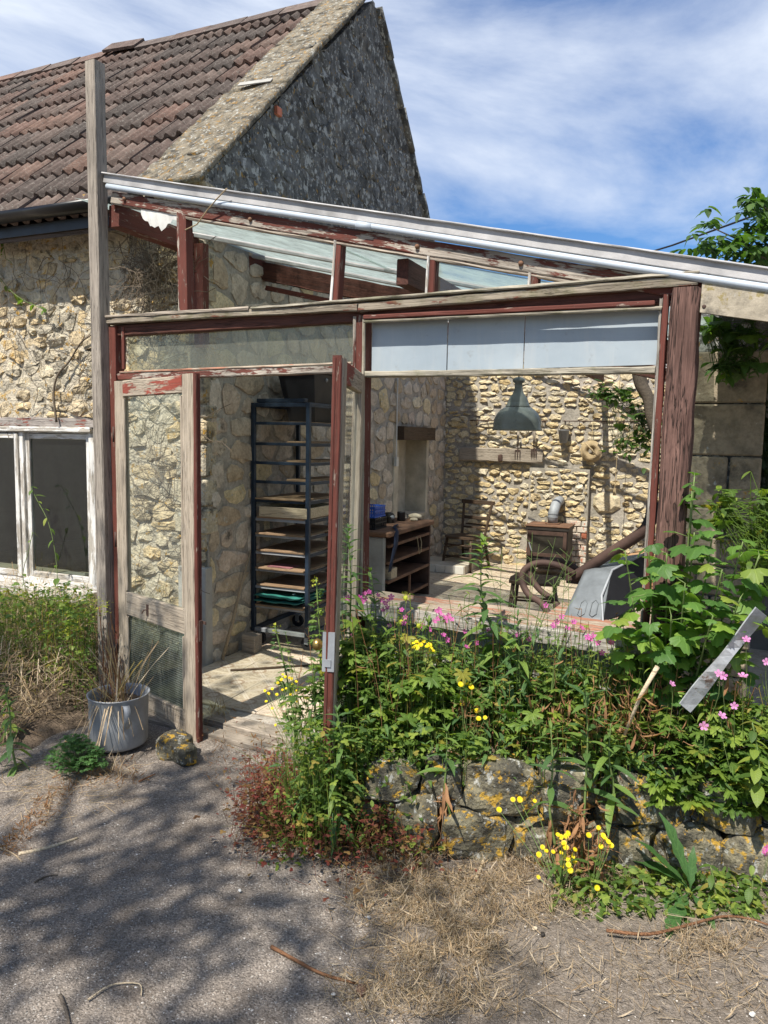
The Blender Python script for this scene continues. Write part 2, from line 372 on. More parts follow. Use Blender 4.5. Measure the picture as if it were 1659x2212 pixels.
def leaf_mat(name, c1, c2, c3=None, vein=.35, trans=.45, palm=False, rough=.5, yellow=None, ya=.0):
    m = Mt(name); uv = m.n('UVMap'); sp = m.n('SeparateXYZ'); m.l(uv.outputs[0], sp.inputs[0]); u, v = sp.outputs[0], sp.outputs[1]
    c = m.ramp(m.rnd, (0, c1), (.55, c2), (1, c3 or c2))
    c = m.mix(1, c, m.ramp(m.noise(60, 4, .6), (.3, .75), (.7, 1.2)), 'MULTIPLY')
    if yellow: c = m.mix(m.ramp(m.math('FRACT', m.math('MULTIPLY', m.rnd, 7.31)), (1-ya, 0), (min(1, 1.02-ya*.6), 1)), c, yellow)
    au = m.math('ABSOLUTE', u)
    if palm: vn = m.math('POWER', m.math('ABSOLUTE', m.math('COSINE', m.math('MULTIPLY', u, math.pi*3.5))), 14)
    else:
        mid = m.math('LESS_THAN', au, .07)
        sv = m.math('POWER', m.math('ABSOLUTE', m.math('SINE', m.math('MULTIPLY', m.math('SUBTRACT', v, m.math('MULTIPLY', au, .13)), 26))), 10)
        vn = m.math('MAXIMUM', mid, m.math('MULTIPLY', sv, .6))
    hi = m.mix(1, c, (1.75, 1.6, 1.5), 'MULTIPLY'); c = m.mix(m.math('MULTIPLY', vn, vein), c, hi)
    nb = m.bump(m.math('MULTIPLY', vn, -1), .0015, .7)
    a = m.bsdf(c, rough, nrm=nb, spec=.35); tr = m.n('BsdfTranslucent'); m.l(m.mix(1, c, (1.5, 1.6, .55), 'MULTIPLY'), tr.inputs[0])
    mxs = m.n('MixShader'); mxs.inputs[0].default_value = trans; m.l(a, mxs.inputs[1]); m.l(tr.outputs[0], mxs.inputs[2])
    return m.out(mxs.outputs[0])
def glass_mat(name, tint=(.9, .95, .92), dust=.15, dustcol=(.5, .5, .45), rib=0., wire=False, trans=0., refl=1., streak=(3, 3, .8)):
    m = Mt(name); t = m.n('BsdfTransparent'); t.inputs[0].default_value = tint+(1,)
    g = m.n('BsdfGlossy'); g.inputs['Roughness'].default_value = .06; g.inputs[0].default_value = (.9, .95, 1, 1)
    fr = m.n('Fresnel'); ge = m.n('NewGeometry'); m.l(m.math('MULTIPLY_ADD', ge.outputs['Backfacing'], 1/1.5-1.5, 1.5), fr.inputs[0])
    a = m.n('MixShader'); m.l(m.math('MULTIPLY', fr.outputs[0], refl), a.inputs[0]); m.l(t.outputs[0], a.inputs[1]); m.l(g.outputs[0], a.inputs[2])
    d = m.n('BsdfDiffuse'); d.inputs[0].default_value = dustcol+(1,); tl = m.n('BsdfTranslucent'); tl.inputs[0].default_value = dustcol+(1,)
    dm = m.n('MixShader'); dm.inputs[0].default_value = .5; m.l(d.outputs[0], dm.inputs[1]); m.l(tl.outputs[0], dm.inputs[2])
    dn = m.ramp(m.noise(2.5, 7, .7, scale=streak), (.3, dust*.45), (.7, min(1, dust*1.6)))
    b = m.n('MixShader'); m.l(dn, b.inputs[0]); m.l(a.outputs[0], b.inputs[1]); m.l(dm.outputs[0], b.inputs[2]); sh = b.outputs[0]
    if rib:
        sp = m.n('SeparateXYZ'); m.l(m.tc.outputs['Object'], sp.inputs[0]); w = m.math('SINE', m.math('MULTIPLY', sp.outputs[1], rib)); nb = m.bump(w, .002, .8)
        m.l(nb, g.inputs['Normal']); m.l(nb, d.inputs['Normal'])
    if wire:
        sp = m.n('SeparateXYZ'); m.l(m.tc.outputs['Object'], sp.inputs[0])
        f1 = m.math('LESS_THAN', m.math('FRACT', m.math('MULTIPLY', sp.outputs[0], 78.)), .1); f2 = m.math('LESS_THAN', m.math('FRACT', m.math('MULTIPLY', sp.outputs[2], 78.)), .1)
        wr = m.bsdf((.42, .45, .4), .5, .3); c2 = m.n('MixShader'); m.l(m.math('MAXIMUM', f1, f2), c2.inputs[0]); m.l(sh, c2.inputs[1]); m.l(wr, c2.inputs[2]); sh = c2.outputs[0]
    return m.out(sh)
# stone
m_front = stone_mat('front_wall_limestone', [(.50, .42, .29), (.60, .46, .26), (.40, .36, .28), (.60, .52, .37)], .24, .35, .25, .013, 1.3)
m_rear = stone_mat('rear_wall_limestone', [(.62, .50, .29), (.68, .58, .39), (.56, .42, .22), (.66, .59, .45), (.60, .47, .26), (.66, .56, .38)], 0, .1, .22, .012, 1.3)
m_inner = stone_mat('inner_gable_stone', [(.50, .43, .34), (.56, .49, .40), (.42, .33, .22), (.52, .43, .35)], 0, .12, .1, .007)
m_gable = stone_mat('gable_rubble', [(.15, .15, .14), (.20, .20, .185), (.13, .13, .12), (.18, .165, .135)], .2, .6, .6, .009, .9, (.22, .15, .06))
m_low = stone_mat('garden_wall_stone', [(.25, .22, .14), (.18, .165, .11), (.30, .265, .175)], .40, .75, .45, .014, 1.5, (.45, .27, .035))
m_pier = stone_mat('pier_ashlar', [(.30, .25, .17), (.34, .28, .19), (.25, .21, .15)], .1, .35, .1, .008, .7)
m_mortar_front = stone_mat('lime_mortar', [(.50, .44, .33), (.54, .48, .37)], .2, .25, .3, .02, .9)
m_mortar = stone_mat('grey_pointing', [(.34, .31, .26), (.37, .335, .285)], 0, 0, 0, .006)
m_mortar_dark = stone_mat('old_render', [(.15, .15, .14), (.17, .165, .15)], .2, .45, .6, .014, 1.4)
m_coping = stone_mat('lichened_coping', [(.215, .185, .135), (.24, .21, .155), (.19, .17, .13)], .3, .55, .45, .012, 1.8, (.30, .17, .04))
m_render = plain('old_plaster', (.46, .41, .32), .9, bd=.01, bs=14)
m_concrete = plain('concrete', (.33, .32, .29), .9, bd=.004, bs=40)
m_brick = plain('painted_brick', (.48, .16, .09), .9, bd=.004, bs=40, vary=.4)
m_white_brick = stone_mat('flaking_whitewash', [(.62, .58, .5), (.55, .45, .36)], .35, 0, .3, .004, 2., (.45, .14, .07))
def tile_mat():
    m = Mt('clay_roof_tile'); c = m.ramp(m.rnd, (0, (.155, .10, .08)), (.3, (.11, .08, .068)), (.55, (.085, .072, .064)), (.85, (.14, .105, .088)), (1, (.165, .10, .075)))
    c = m.mix(1, c, m.ramp(m.noise(10, 7, .68), (.3, .6), (.7, 1.4)), 'MULTIPLY')
    c = m.mix(m.ramp(m.noise(55, 5, .7), (.56, 0), (.66, .65)), c, (.27, .255, .22)); c = m.mix(m.ramp(m.noise(7, 6, .7), (.58, 0), (.7, .7)), c, (.045, .042, .036))
    return m.out(m.bsdf(c, .9, nrm=m.bump(m.noise(60, 6, .7), .004, .8), spec=.15))
m_tile = tile_mat()
# timber
m_grey = wood_mat('silvered_timber', (.27, .225, .175), (.42, .36, .29), dirt=.5)
m_post = wood_mat('weathered_post', (.24, .205, .17), (.40, .35, .29), dirt=.5)
RED = (.13, .042, .03)
m_red = wood_mat('flaking_red_paint', (.30, .25, .2), (.5, .45, .38), RED, .53, dirt=.45, pscale=5)
m_redd = wood_mat('sound_red_paint', (.24, .17, .13), (.36, .28, .23), (.125, .038, .027), .70, dirt=.4, rough=.75, pscale=7)
m_redl = wood_mat('worn_door_wood', (.33, .27, .20), (.47, .40, .31), (.34, .075, .045), .2, dirt=.25, pscale=1.6)
m_redt = wood_mat('patchy_red_rail', (.33, .27, .20), (.47, .40, .31), (.26, .06, .04), .48, dirt=.25, pscale=2.2)
m_oak = wood_mat('old_oak_post', (.085, .045, .036), (.21, .12, .095), (.30, .24, .19), .22, gr=.7, dirt=.6, crack=1.)
m_beamd = wood_mat('dark_stained_beam', (.06, .024, .017), (.12, .045, .03), dirt=.4, gr=.6, rough=.7)
m_white = wood_mat('peeling_white_paint', (.38, .34, .28), (.5, .46, .4), (.66, .64, .60), .56, dirt=.3)
m_flake = wood_mat('flaked_lintel', (.2, .17, .15), (.42, .38, .34), (.22, .07, .05), .42, dirt=.6, pscale=6)
m_trans = wood_mat('transom_wood', (.20, .165, .12), (.36, .31, .24), (.17, .06, .04), .4, dirt=.5, moss=.4, pscale=5)
m_grey2 = wood_mat('sill_edge', (.26, .235, .2), (.44, .41, .36), (.52, .5, .46), .4, dirt=.5, pscale=5)
m_sill = wood_mat('worn_sill', (.30, .24, .18), (.46, .38, .29), (.36, .17, .11), .5, dirt=.3, moss=.15)
m_moss = wood_mat('mossy_grey_board', (.27, .24, .18), (.44, .4, .32), (.2, .07, .045), .16, dirt=.4, moss=.5)
m_darkwood = wood_mat('dark_chair_wood', (.05, .032, .02), (.10, .065, .042), dirt=.3, rough=.55)
m_tray = wood_mat('tray_ply', (.22, .14, .08), (.34, .23, .14), dirt=.3)
m_pale = wood_mat('pale_pine', (.48, .38, .25), (.62, .51, .35), dirt=.2)
m_stick = wood_mat('bare_stick', (.32, .23, .14), (.5, .4, .27), dirt=.3, gr=3)
m_bark = wood_mat('bark', (.08, .065, .05), (.16, .13, .1), gr=1)
m_vine = wood_mat('dry_vine', (.11, .08, .055), (.26, .21, .155), gr=3)
m_board = stone_mat('lichened_board', [(.34, .295, .225), (.36, .315, .24)], .2, .35, .35, .003, .7, (.25, .2, .08))
# metal, plastics
m_alu = plain('aluminium_trim', (.40, .39, .38), .6, .2, vary=.3, bd=.001)
m_pipe = plain('grey_plastic_pipe', (.40, .45, .50), .45, 0, vary=.08)
m_gutter = plain('black_gutter', (.006, .006, .007), .35, vary=.2)
m_galv = plain('galvanised_steel', (.29, .305, .32), .66, .25, vary=.28, bd=.001, bs=20)
def strip_mat():
    m = Mt('weathered_zinc'); c = m.ramp(m.noise(9, 7, .7), (.3, (.26, .275, .29)), (.55, (.45, .47, .49)), (.75, (.58, .59, .60))); c = m.mix(m.ramp(m.noise(14, 6, .7), (.6, 0), (.66, .8)), c, (.16, .08, .045))
    return m.out(m.bsdf(c, .6, .3, m.bump(m.noise(12, 5), .01, .7), .4))
m_strip = strip_mat()
def sheet_mat():
    m = Mt('blue_grey_sheet'); c = m.ramp(m.noise(2.2, 6, .6), (.3, (.26, .31, .35)), (.7, (.35, .40, .43))); c = m.mix(m.ramp(m.noise(7, 7, .65, scale=(3.2, 1, .35)), (.5, 0), (.75, .4)), c, (.42, .43, .42)); c = m.mix(m.ramp(m.noise(18, 7, .7), (.6, 0), (.7, .35)), c, (.20, .19, .16))
    return m.out(m.bsdf(c, m.ramp(m.noise(4, 5), (.3, .38), (.7, .7)), .1, m.bump(m.noise(3.5, 3), .012, .6), .4))
m_bluesheet = sheet_mat()
m_galvd = plain('dull_galvanised_tray', (.16, .175, .185), .62, .25, vary=.35, bd=.001, bs=20)
m_rackblue = plain('blue_painted_steel', (.022, .035, .055), .45, .4, vary=.5)
m_rust = plain('rusty_iron', (.075, .045, .035), .75, .3, vary=.45, bd=.002)
m_rusty = plain('rusted_edge', (.16, .085, .05), .85, .1, vary=.4, bd=.002)
m_iron = plain('cast_iron', (.035, .030, .026), .6, .4, vary=.4, bd=.001)
m_enamel = plain('grey_green_enamel', (.17, .185, .175), .28, 0, vary=.12)
m_enamelw = plain('white_enamel', (.6, .6, .55), .4)
m_black = plain('black_plastic', (.012, .012, .014), .5)
m_rubber = plain('rubber', (.018, .018, .02), .7)
m_blue = plain('blue_plastic', (.02, .09, .42), .45)
m_navy = plain('navy_webbing', (.012, .018, .04), .85)
m_tarp = plain('green_tarpaulin', (.03, .16, .13), .5, vary=.4)
m_rope = plain('sisal_rope', (.38, .29, .17), .95, bd=.003, bs=180, vary=.3)
m_pebble = plain('pale_pebble', (.50, .42, .30), .85, bd=.003)
m_brass = plain('dull_brass', (.35, .24, .08), .35, .9)
m_whitep = plain('off_white_plastic', (.55, .54, .5), .4)
m_straw = plain('straw', (.40, .24, .13), .95, vary=.4)
m_cable = plain('black_cable', (.015, .015, .018), .6)
m_dirt = stone_mat('dry_soil', [(.14, .105, .075), (.16, .12, .085)], 0, .2, 0, .02, 1.5)
m_enclos = plain('unlit_interior_plaster', (.10, .095, .085), .9)  # gloom of the cottage room and shed put into the base colour
m_glass = glass_mat('dusty_window_glass', dust=.10, dustcol=(.42, .42, .36))
m_glassd = glass_mat('streaked_fanlight_glass', (.74, .78, .68), dust=.34, dustcol=(.33, .33, .26), streak=(5, 5, .7))
m_glassk = glass_mat('dark_house_glass', (.55, .6, .55), dust=.10, dustcol=(.16, .18, .15), refl=1.8)
m_glassc = glass_mat('clear_roof_glass', (.97, .98, .95), dust=.05, dustcol=(.55, .62, .58))
m_glassr = glass_mat('ribbed_roof_glass', (.85, .93, .90), dust=.72, dustcol=(.50, .60, .56), rib=300.)
m_glassw = glass_mat('wired_glass', (.30, .38, .33), dust=.22, dustcol=(.14, .17, .14), wire=True)
def ground_mat():
    m = Mt('gritty_tarmac'); m.co = m.tc.outputs['Object']
    big = m.noise(1.3, 6, .6); c = m.ramp(big, (.3, (.168, .142, .118)), (.7, (.255, .22, .185)))
    vc = m.vor(210, out='Color'); g = m.n('SeparateXYZ'); m.l(vc, g.inputs[0])
    c = m.mix(1, c, m.ramp(g.outputs[0], (0, .5), (.3, .85), (.8, 1.12), (1, 1.6)), 'MULTIPLY')
    c = m.mix(m.ramp(g.outputs[1], (.965, 0), (.98, .7)), c, (.5, .47, .42)); c = m.mix(m.ramp(m.noise(4, 7, .7), (.5, 0), (.68, .45)), c, (.115, .085, .06))
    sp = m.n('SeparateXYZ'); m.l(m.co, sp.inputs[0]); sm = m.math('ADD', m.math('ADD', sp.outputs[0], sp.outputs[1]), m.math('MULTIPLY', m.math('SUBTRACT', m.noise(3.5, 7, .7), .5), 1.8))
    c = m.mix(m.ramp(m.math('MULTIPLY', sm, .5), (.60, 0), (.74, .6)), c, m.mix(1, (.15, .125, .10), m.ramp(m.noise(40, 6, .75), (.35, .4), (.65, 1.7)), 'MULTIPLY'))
    h = m.vor(150); h2 = m.noise(30, 8, .75)
    return m.out(m.bsdf(c, .95, nrm=m.bump(h2, .008, 1., m.bump(h, .004, .9)), spec=.12))
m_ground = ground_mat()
def tilefloor_mat():
    m = Mt('patterned_floor_tile'); sp = m.n('SeparateXYZ'); m.l(m.tc.outputs['Object'], sp.inputs[0]); x, y = sp.outputs[0], sp.outputs[1]
    ax = m.math('ABSOLUTE', x); ay = m.math('ABSOLUTE', y); T = .125
    dia = m.math('ABSOLUTE', m.math('SUBTRACT', ax, ay)); band = m.math('LESS_THAN', dia, .022)
    lines = m.math('GREATER_THAN', m.math('SINE', m.math('MULTIPLY', dia, 700.)), .2)
    rr = m.math('SQRT', m.math('ADD', m.math('MULTIPLY', x, x), m.math('MULTIPLY', y, y)))
    ring = m.math('LESS_THAN', m.math('ABSOLUTE', m.math('SUBTRACT', rr, .04)), .009)
    med = m.math('MULTIPLY', m.math('LESS_THAN', m.math('MAXIMUM', ax, ay), .115), m.math('GREATER_THAN', m.noise(55, 3), .5))
    base = m.mix(band, (.50, .42, .31), (.64, .57, .46)); base = m.mix(m.math('MULTIPLY', band, m.math('MULTIPLY', lines, .75)), base, (.33, .23, .15))
    nb = m.math('SUBTRACT', 1., band); base = m.mix(m.math('MULTIPLY', nb, m.math('MULTIPLY', med, .45)), base, (.27, .18, .11)); base = m.mix(m.math('MULTIPLY', ring, .6), base, (.26, .16, .1))
    base = m.mix(1, base, m.ramp(m.noise(6, 5), (.3, .8), (.7, 1.1)), 'MULTIPLY')
    return m.out(m.bsdf(base, .5, spec=.3, nrm=m.bump(m.noise(80), .001, .5)))
m_floor = tilefloor_mat()
# leaves
G = leaf_mat
m_cran = G('cranesbill_leaf', (.06, .12, .025), (.12, .20, .035), (.23, .31, .045), palm=True, yellow=(.26, .25, .04), ya=.1)
m_curr = G('currant_leaf', (.06, .14, .035), (.11, .22, .045), (.20, .31, .05), palm=True, vein=.3, yellow=(.22, .28, .05), ya=.08)
m_herb = G('willowherb_leaf', (.07, .14, .055), (.11, .20, .06), (.19, .28, .06), vein=.45)
m_mix = G('mixed_weed_leaf', (.07, .13, .03), (.12, .20, .04), (.26, .33, .06), vein=.3, yellow=(.33, .27, .07), ya=.12)
m_bush = G('bush_leaf', (.035, .08, .02), (.06, .125, .03), (.1, .17, .04), vein=.3)
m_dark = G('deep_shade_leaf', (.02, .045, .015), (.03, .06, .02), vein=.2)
m_dock = G('dock_leaf', (.06, .14, .04), (.09, .19, .06), vein=.5)
m_grass = G('grass_blade', (.11, .17, .035), (.20, .25, .06), (.34, .31, .10), vein=.1, trans=.4)
m_dry = G('dry_litter', (.54, .45, .33), (.44, .32, .19), (.22, .15, .09), vein=.1, trans=.2, rough=.9)
m_brown = G('withered_leaf', (.26, .13, .06), (.36, .2, .1), (.2, .1, .05), vein=.2, trans=.3, rough=.8)
m_redl2 = G('red_stemmed_weed', (.20, .045, .035), (.14, .05, .03), (.24, .15, .05), vein=.1, trans=.3)
m_stem = G('green_stem', (.12, .18, .05), (.16, .22, .07), vein=0, trans=.1)
m_pink = G('pink_petal', (.62, .09, .42), (.72, .16, .50), (.66, .12, .46), vein=.2, trans=.35)
m_pinkp = G('pale_pink_petal', (.70, .24, .58), (.74, .32, .62), vein=.2, trans=.35)
m_yel = G('yellow_petal', (.85, .62, .01), (.88, .70, .02), vein=.1, trans=.25)
m_lime = G('lime_flower_head', (.36, .42, .04), (.45, .48, .06), vein=.1, trans=.3)
# ------------------------------------------------------------------ ground
def hgt(x, y):
    """height of the natural surface in front of the lean-to"""
    h = .006*N(x*1.3, y*1.3) + .003*N(x*6, y*6)
    d = smooth((y - bedline(x))/.10)*.36 if x > 1.75 else 0      # raised bed behind the low wall
    h += d*smooth((x-1.62-.45*max(0, -y))/.16)*smooth((.25-y)/.1)
    if x < .35: h += .14*smooth((.25-x)/.8)*smooth((y+1.05)/.6)   # weedy bank under the cottage window
    return h
def smooth(t): t = max(0., min(1., t)); return t*t*(3-2*t)
def bedline(x):
    pts = [(1.7, -.72), (1.9, -.63), (2.45, -.50), (3.1, -.22), (3.45, -.10), (4.5, .1)]
    for (a, b), (c, d) in zip(pts, pts[1:]):
        if x <= c: return b + (d-b)*(x-a)/(c-a)
    return pts[-1][1]
def sheet(name, x0, x1, y0, y1, st, f, mat, kind='structure'):
    nx = int((x1-x0)/st)+1; ny = int((y1-y0)/st)+1
    V = [(x0+(x1-x0)*i/(nx-1), y0+(y1-y0)*j/(ny-1), 0) for j in range(ny) for i in range(nx)]
    V = [(x, y, f(x, y)) for x, y, _ in V]
    Fc = [(j*nx+i, j*nx+i+1, (j+1)*nx+i+1, (j+1)*nx+i) for j in range(ny-1) for i in range(nx-1)]
    return mkobj(name, V, Fc, mat, None, True, kind=kind)
mkobj('ground', [(-150, -150, -.05), (150, -150, -.05), (150, 150, -.05), (-150, 150, -.05)], [(0, 1, 2, 3)], m_ground, kind='structure')
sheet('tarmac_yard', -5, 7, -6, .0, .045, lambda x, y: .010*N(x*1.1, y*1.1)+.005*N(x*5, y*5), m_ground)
sheet('bed_soil', 1.7, 4.6, -.75, .3, .04, lambda x, y: hgt(x, y)-.004+(.02 if y > bedline(x) else -.03), m_dirt)
sheet('bank_soil', -4.5, .5, -1.25, 1.2, .06, lambda x, y: hgt(x, y)-.01+.015*N(x*4, y*4), m_dirt)
# ------------------------------------------------------------------ cottage (own frame turned 5 degrees)
cot = thing('stone_cottage', 'old rubble stone cottage with clay tiled roof and tall grey gable end', 'house', (0, 0, 0), inH=True)
RP = .955; EZ = 3.30                      # roof rise per metre, tile plane height over the front wall
def roofz(y): return EZ + RP*y if y < 2.6 else EZ + RP*2.6 - 1.06*(y-2.6)
hole = (-1.72, -1.02, .44, 1.70); hole2 = (-3.0, -1.70, .44, 1.70)
fw = sub('front_wall', cot)
mb = MB()
for a, b in (((-6, 0, -.1), (-3.0, .45, 3.3)), ((-3.0, 0, 1.72), (-.98, .45, 3.3)), ((-3.0, 0, -.1), (-.98, .45, .43)), ((-.98, 0, -.1), (-.004, .45, 3.3))): mb.box(a, b)
def rough_sheet(u0, u1, v0, v1, st, fn, amp, keep, mat, name, parent, to, kind='stuff', fr=5.):
    nu = int((u1-u0)/st)+1; nv = int((v1-v0)/st)+1; V = []; idx = {}; Fc = []
    for j in range(nv):
        for i in range(nu):
            u = u0+(u1-u0)*i/(nu-1); v = v0+(v1-v0)*j/(nv-1); w = amp*(noise.fractal(Vector((u*fr, v*fr, amp*99)), .9, 2.1, 5) + .35)
            V.append(to(u, v, w))
    for j in range(nv-1):
        for i in range(nu-1):
            u = u0+(u1-u0)*(i+.5)/(nu-1); v = v0+(v1-v0)*(j+.5)/(nv-1)
            if keep(u, v): Fc.append((j*nu+i, j*nu+i+1, (j+1)*nu+i+1, (j+1)*nu+i))
    a, b, c = Vector(to(1, 0, 0))-Vector(to(0, 0, 0)), Vector(to(0, 1, 0))-Vector(to(0, 0, 0)), Vector(to(0, 0, 1))-Vector(to(0, 0, 0))
    if a.cross(b).dot(c) < 0: Fc = [f[::-1] for f in Fc]
    return mkobj(name, V, Fc, mat, parent, False, kind=kind)
mb.build('masonry_core', m_mortar_front, fw)
nohole = lambda u, v: not (-3.0 < u < -.98 and .43 < v < 1.72)
tf = lambda u, v, w: (u, -w, v)
rough_sheet(-3.6, -.0, -.05, 3.3, .026, None, .015, nohole, m_mortar_front, 'crumbling_lime_mortar', fw, tf, fr=7)
pf = cells(-3.4, 0, .0, 3.26, .17, .088, 11, drop=.16, holes=[(-3.0, -.98, .43, 1.72)])
lay_stones(pf, tf, m_front, fw, gap=.022, proud=.017, seed=3, rough=.6, flat=.84, world=MH, varp=.8)
# gable wall: slab + stones; alcove
gw = sub('gable_wall', cot)
AL = (3.42, 4.36, .72, 1.76)
def gpoly(pts, x0, x1, mat, name, parent):
    n = len(pts); V = [(x0, y, z) for y, z in pts]+[(x1, y, z) for y, z in pts]
    Fc = [tuple(range(n-1, -1, -1)), tuple(range(n, 2*n))]+[(i, (i+1) % n, n+(i+1) % n, n+i) for i in range(n)]
    return mkobj(name, V, Fc, mat, parent)
gpoly([(0.0, -.1), (AL[0], -.1), (AL[0], 3.3), (0.0, 3.3)], -.45, 0, m_mortar, 'masonry_core', gw)
gpoly([(AL[0], -.1), (AL[1], -.1), (AL[1], AL[2]), (AL[0], AL[2])], -.45, 0, m_mortar, 'masonry_core', gw)
gpoly([(AL[0], AL[3]), (AL[1], AL[3]), (AL[1], 3.3), (AL[0], 3.3)], -.45, 0, m_mortar, 'masonry_core', gw)
gpoly([(AL[1], -.1), (5.2, -.1), (5.2, 3.3), (AL[1], 3.3)], -.45, 0, m_mortar, 'masonry_core', gw)
gpoly([(0, 3.3), (5.2, 3.3), (5.2, roofz(5.2)-.08), (2.6, roofz(2.6)-.06), (0, EZ-.02+.03)], -.45, 0, m_mortar_dark, 'masonry_core', gw)
slab('alcove_back', (-.30, AL[0]-.05, AL[2]-.02), (-.26, AL[1]+.05, AL[3]+.02), m_render, gw)
slab('alcove_sill', (-.3, AL[0], AL[2]-.03), (.02, AL[1], AL[2]+.012), m_render, gw)
slab('alcove_jamb', (-.3, AL[1]-.012, AL[2]), (.012, AL[1]+.06, AL[3]), m_render, gw)
slab('alcove_jamb', (-.3, AL[0]-.12, AL[2]), (.014, AL[0]+.012, AL[3]), m_render, gw)
beam('alcove_lintel', (-.02, AL[0]-.05, AL[3]-.08), (-.02, AL[1]+.04, AL[3]-.08), .24, .15, m_darkwood, gw)
tg = lambda u, v, w: (w, u, v)
pg = cells(.0, 5.15, .0, 3.12, .25, .15, 23, drop=.1, keep=lambda u, v: not (AL[0]-.1 < u < AL[1]+.08 and AL[2] < v < AL[3]), holes=[(AL[0]-.1, AL[1]+.06, AL[2], AL[3])])
lay_stones(pg, tg, m_inner, gw, gap=.045, proud=.014, seed=5, rough=.42, flat=.86, world=MH, cap=290, mats2=(m_rear, .12))
# upper gable
inside = lambda u, v: v < roofz(u)-.10
rough_sheet(0, 5.2, 3.0, 5.75, .032, None, .008, lambda u, v: v < roofz(u)-.05, m_mortar_dark, 'weathered_render', gw, tg, fr=8)
pu = cells(.0, 5.2, 3.05, 5.75, .24, .12, 31, drop=.15, keep=inside)
lay_stones(pu, tg, m_gable, gw, gap=.016, proud=.008, seed=6, rough=.8, flat=.84, world=MH, name='rubble_stone', varp=.9)
for (y, z, dy, dz) in ((.84, 4.02, .07, .06),): slab('brick', (-.02, y, z), (.03, y+dy, z+dz), m_brick, gw)
# sunlit quoins on the corner, front side edges
r = random.Random(5); z = .95
q = sub('corner_quoins', cot)
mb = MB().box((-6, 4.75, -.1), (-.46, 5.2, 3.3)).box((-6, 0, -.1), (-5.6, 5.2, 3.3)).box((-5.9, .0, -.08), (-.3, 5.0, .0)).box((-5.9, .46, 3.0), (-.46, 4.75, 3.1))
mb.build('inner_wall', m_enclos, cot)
while z < 3.1:
    h = r.uniform(.1, .24); w = r.uniform(.12, .3)
    slab('quoin_stone', (-w, -.03-r.uniform(0, .012), z), (.006+r.uniform(0, .01), .1, z+h-.015), m_front, q, bev=.012); z += h
slab('plinth_render', (-.22, -.05, 0), (.015, .03, .72), m_concrete, q, bev=.006)
# roof: slab, tiles, ridge, coping
ang = math.atan(RP); TL = .395; TW = .33
rf = sub('roof', cot)
gpoly2 = MB(); 
V = [(-6, -.22, EZ-.22*RP-.07), (-.42, -.22, EZ-.22*RP-.07), (-.42, 2.6, EZ+2.6*RP-.07), (-6, 2.6, EZ+2.6*RP-.07), (-.42, 5.4, roofz(5.4)-.07), (-6, 5.4, roofz(5.4)-.07)]
V += [(x, y, z-.06) for x, y, z in V]
mkobj('roof_boarding', V, [(0, 1, 2, 3), (3, 2, 4, 5), (6, 9, 8, 7), (9, 11, 10, 8), (0, 6, 7, 1), (1, 7, 8, 2), (2, 8, 10, 4)], m_darkwood, rf)
def tile_mesh(seed):
    r = random.Random(seed); n = 21; V = []; 
    def prof(t): c = math.cos(2*math.pi*3*t); return .025*(c if c > 0 else c*.55)
    for (yy, zz) in ((0, 0), (TL+.05, -.006)):
        for i in range(n+1): t = i/n; V.append((t*TW*1.02, yy+(r.uniform(-.003, .003)), prof(t)+zz+.02))
    for i in range(n+1): t = i/n; V.append((t*TW*1.02, .004, prof(t)-.010))
    m = n+1; Fc = [(i, i+1, m+i+1, m+i) for i in range(n)]+[(2*m+i, 2*m+i+1, i+1, i) for i in range(n)]
    Fc.append((0, m, 2*m)); Fc.append((m-1, 3*m-1, 2*m-1))
    me = bpy.data.meshes.new('roof_tile'); me.from_pydata(V, [], Fc); me.materials.append(m_tile)
    me.polygons.foreach_set('use_smooth', [i < n for i in range(len(me.polygons))]); return me
tms = [tile_mesh(i) for i in range(4)]
r = random.Random(2); s = -.24/math.cos(ang); row = 0
while s < 2.6/math.cos(ang)-.12:
    x = -.44 - .02
    for c in range(17):
        x0 = -.52 - TW*(c+1) + (.0 if row % 2 == 0 else .0)
        if x0 < -5.9: break
        o = link('roof_tile', tms[r.randrange(4)], rf)
        o.location = (x0+r.uniform(-.006, .006), s*math.cos(ang)+r.uniform(-.004, .004), EZ+s*math.sin(ang)+.004+r.uniform(0, .012))
        o.rotation_euler = (ang-.055+r.uniform(-.012, .012), r.uniform(-.014, .014), r.uniform(-.02, .02))
    s += TL-.035; row += 1
RX = 2.6; RZ = EZ+RP*2.6
x = -.5; k = 0
while x > -5.9:
    l = .44; lift = .05 if k == 5 else 0
    V = []
    for xx in (x, x-l):
        for (yy, zz) in ((-.15, -.12), (0, .02), (.15, -.12), (.13, -.14), (0, -.005), (-.13, -.14)): V.append((xx, RX+yy, RZ+zz+.05+lift))
    Fc = [(i, (i+1) % 6, 6+(i+1) % 6, 6+i) for i in range(6)]+[(5, 4, 3, 2, 1, 0), (6, 7, 8, 9, 10, 11)]
    o = mkobj('ridge_tile', [(a-(x-l/2), b-RX, c-RZ) for a, b, c in V], Fc, m_tile, rf, loc=(x-l/2, RX, RZ)); o.rotation_euler = (r.uniform(-.02, .02), r.uniform(-.02, .02)+(.06 if lift else 0), r.uniform(-.02, .02)); x -= l+.006; k += 1
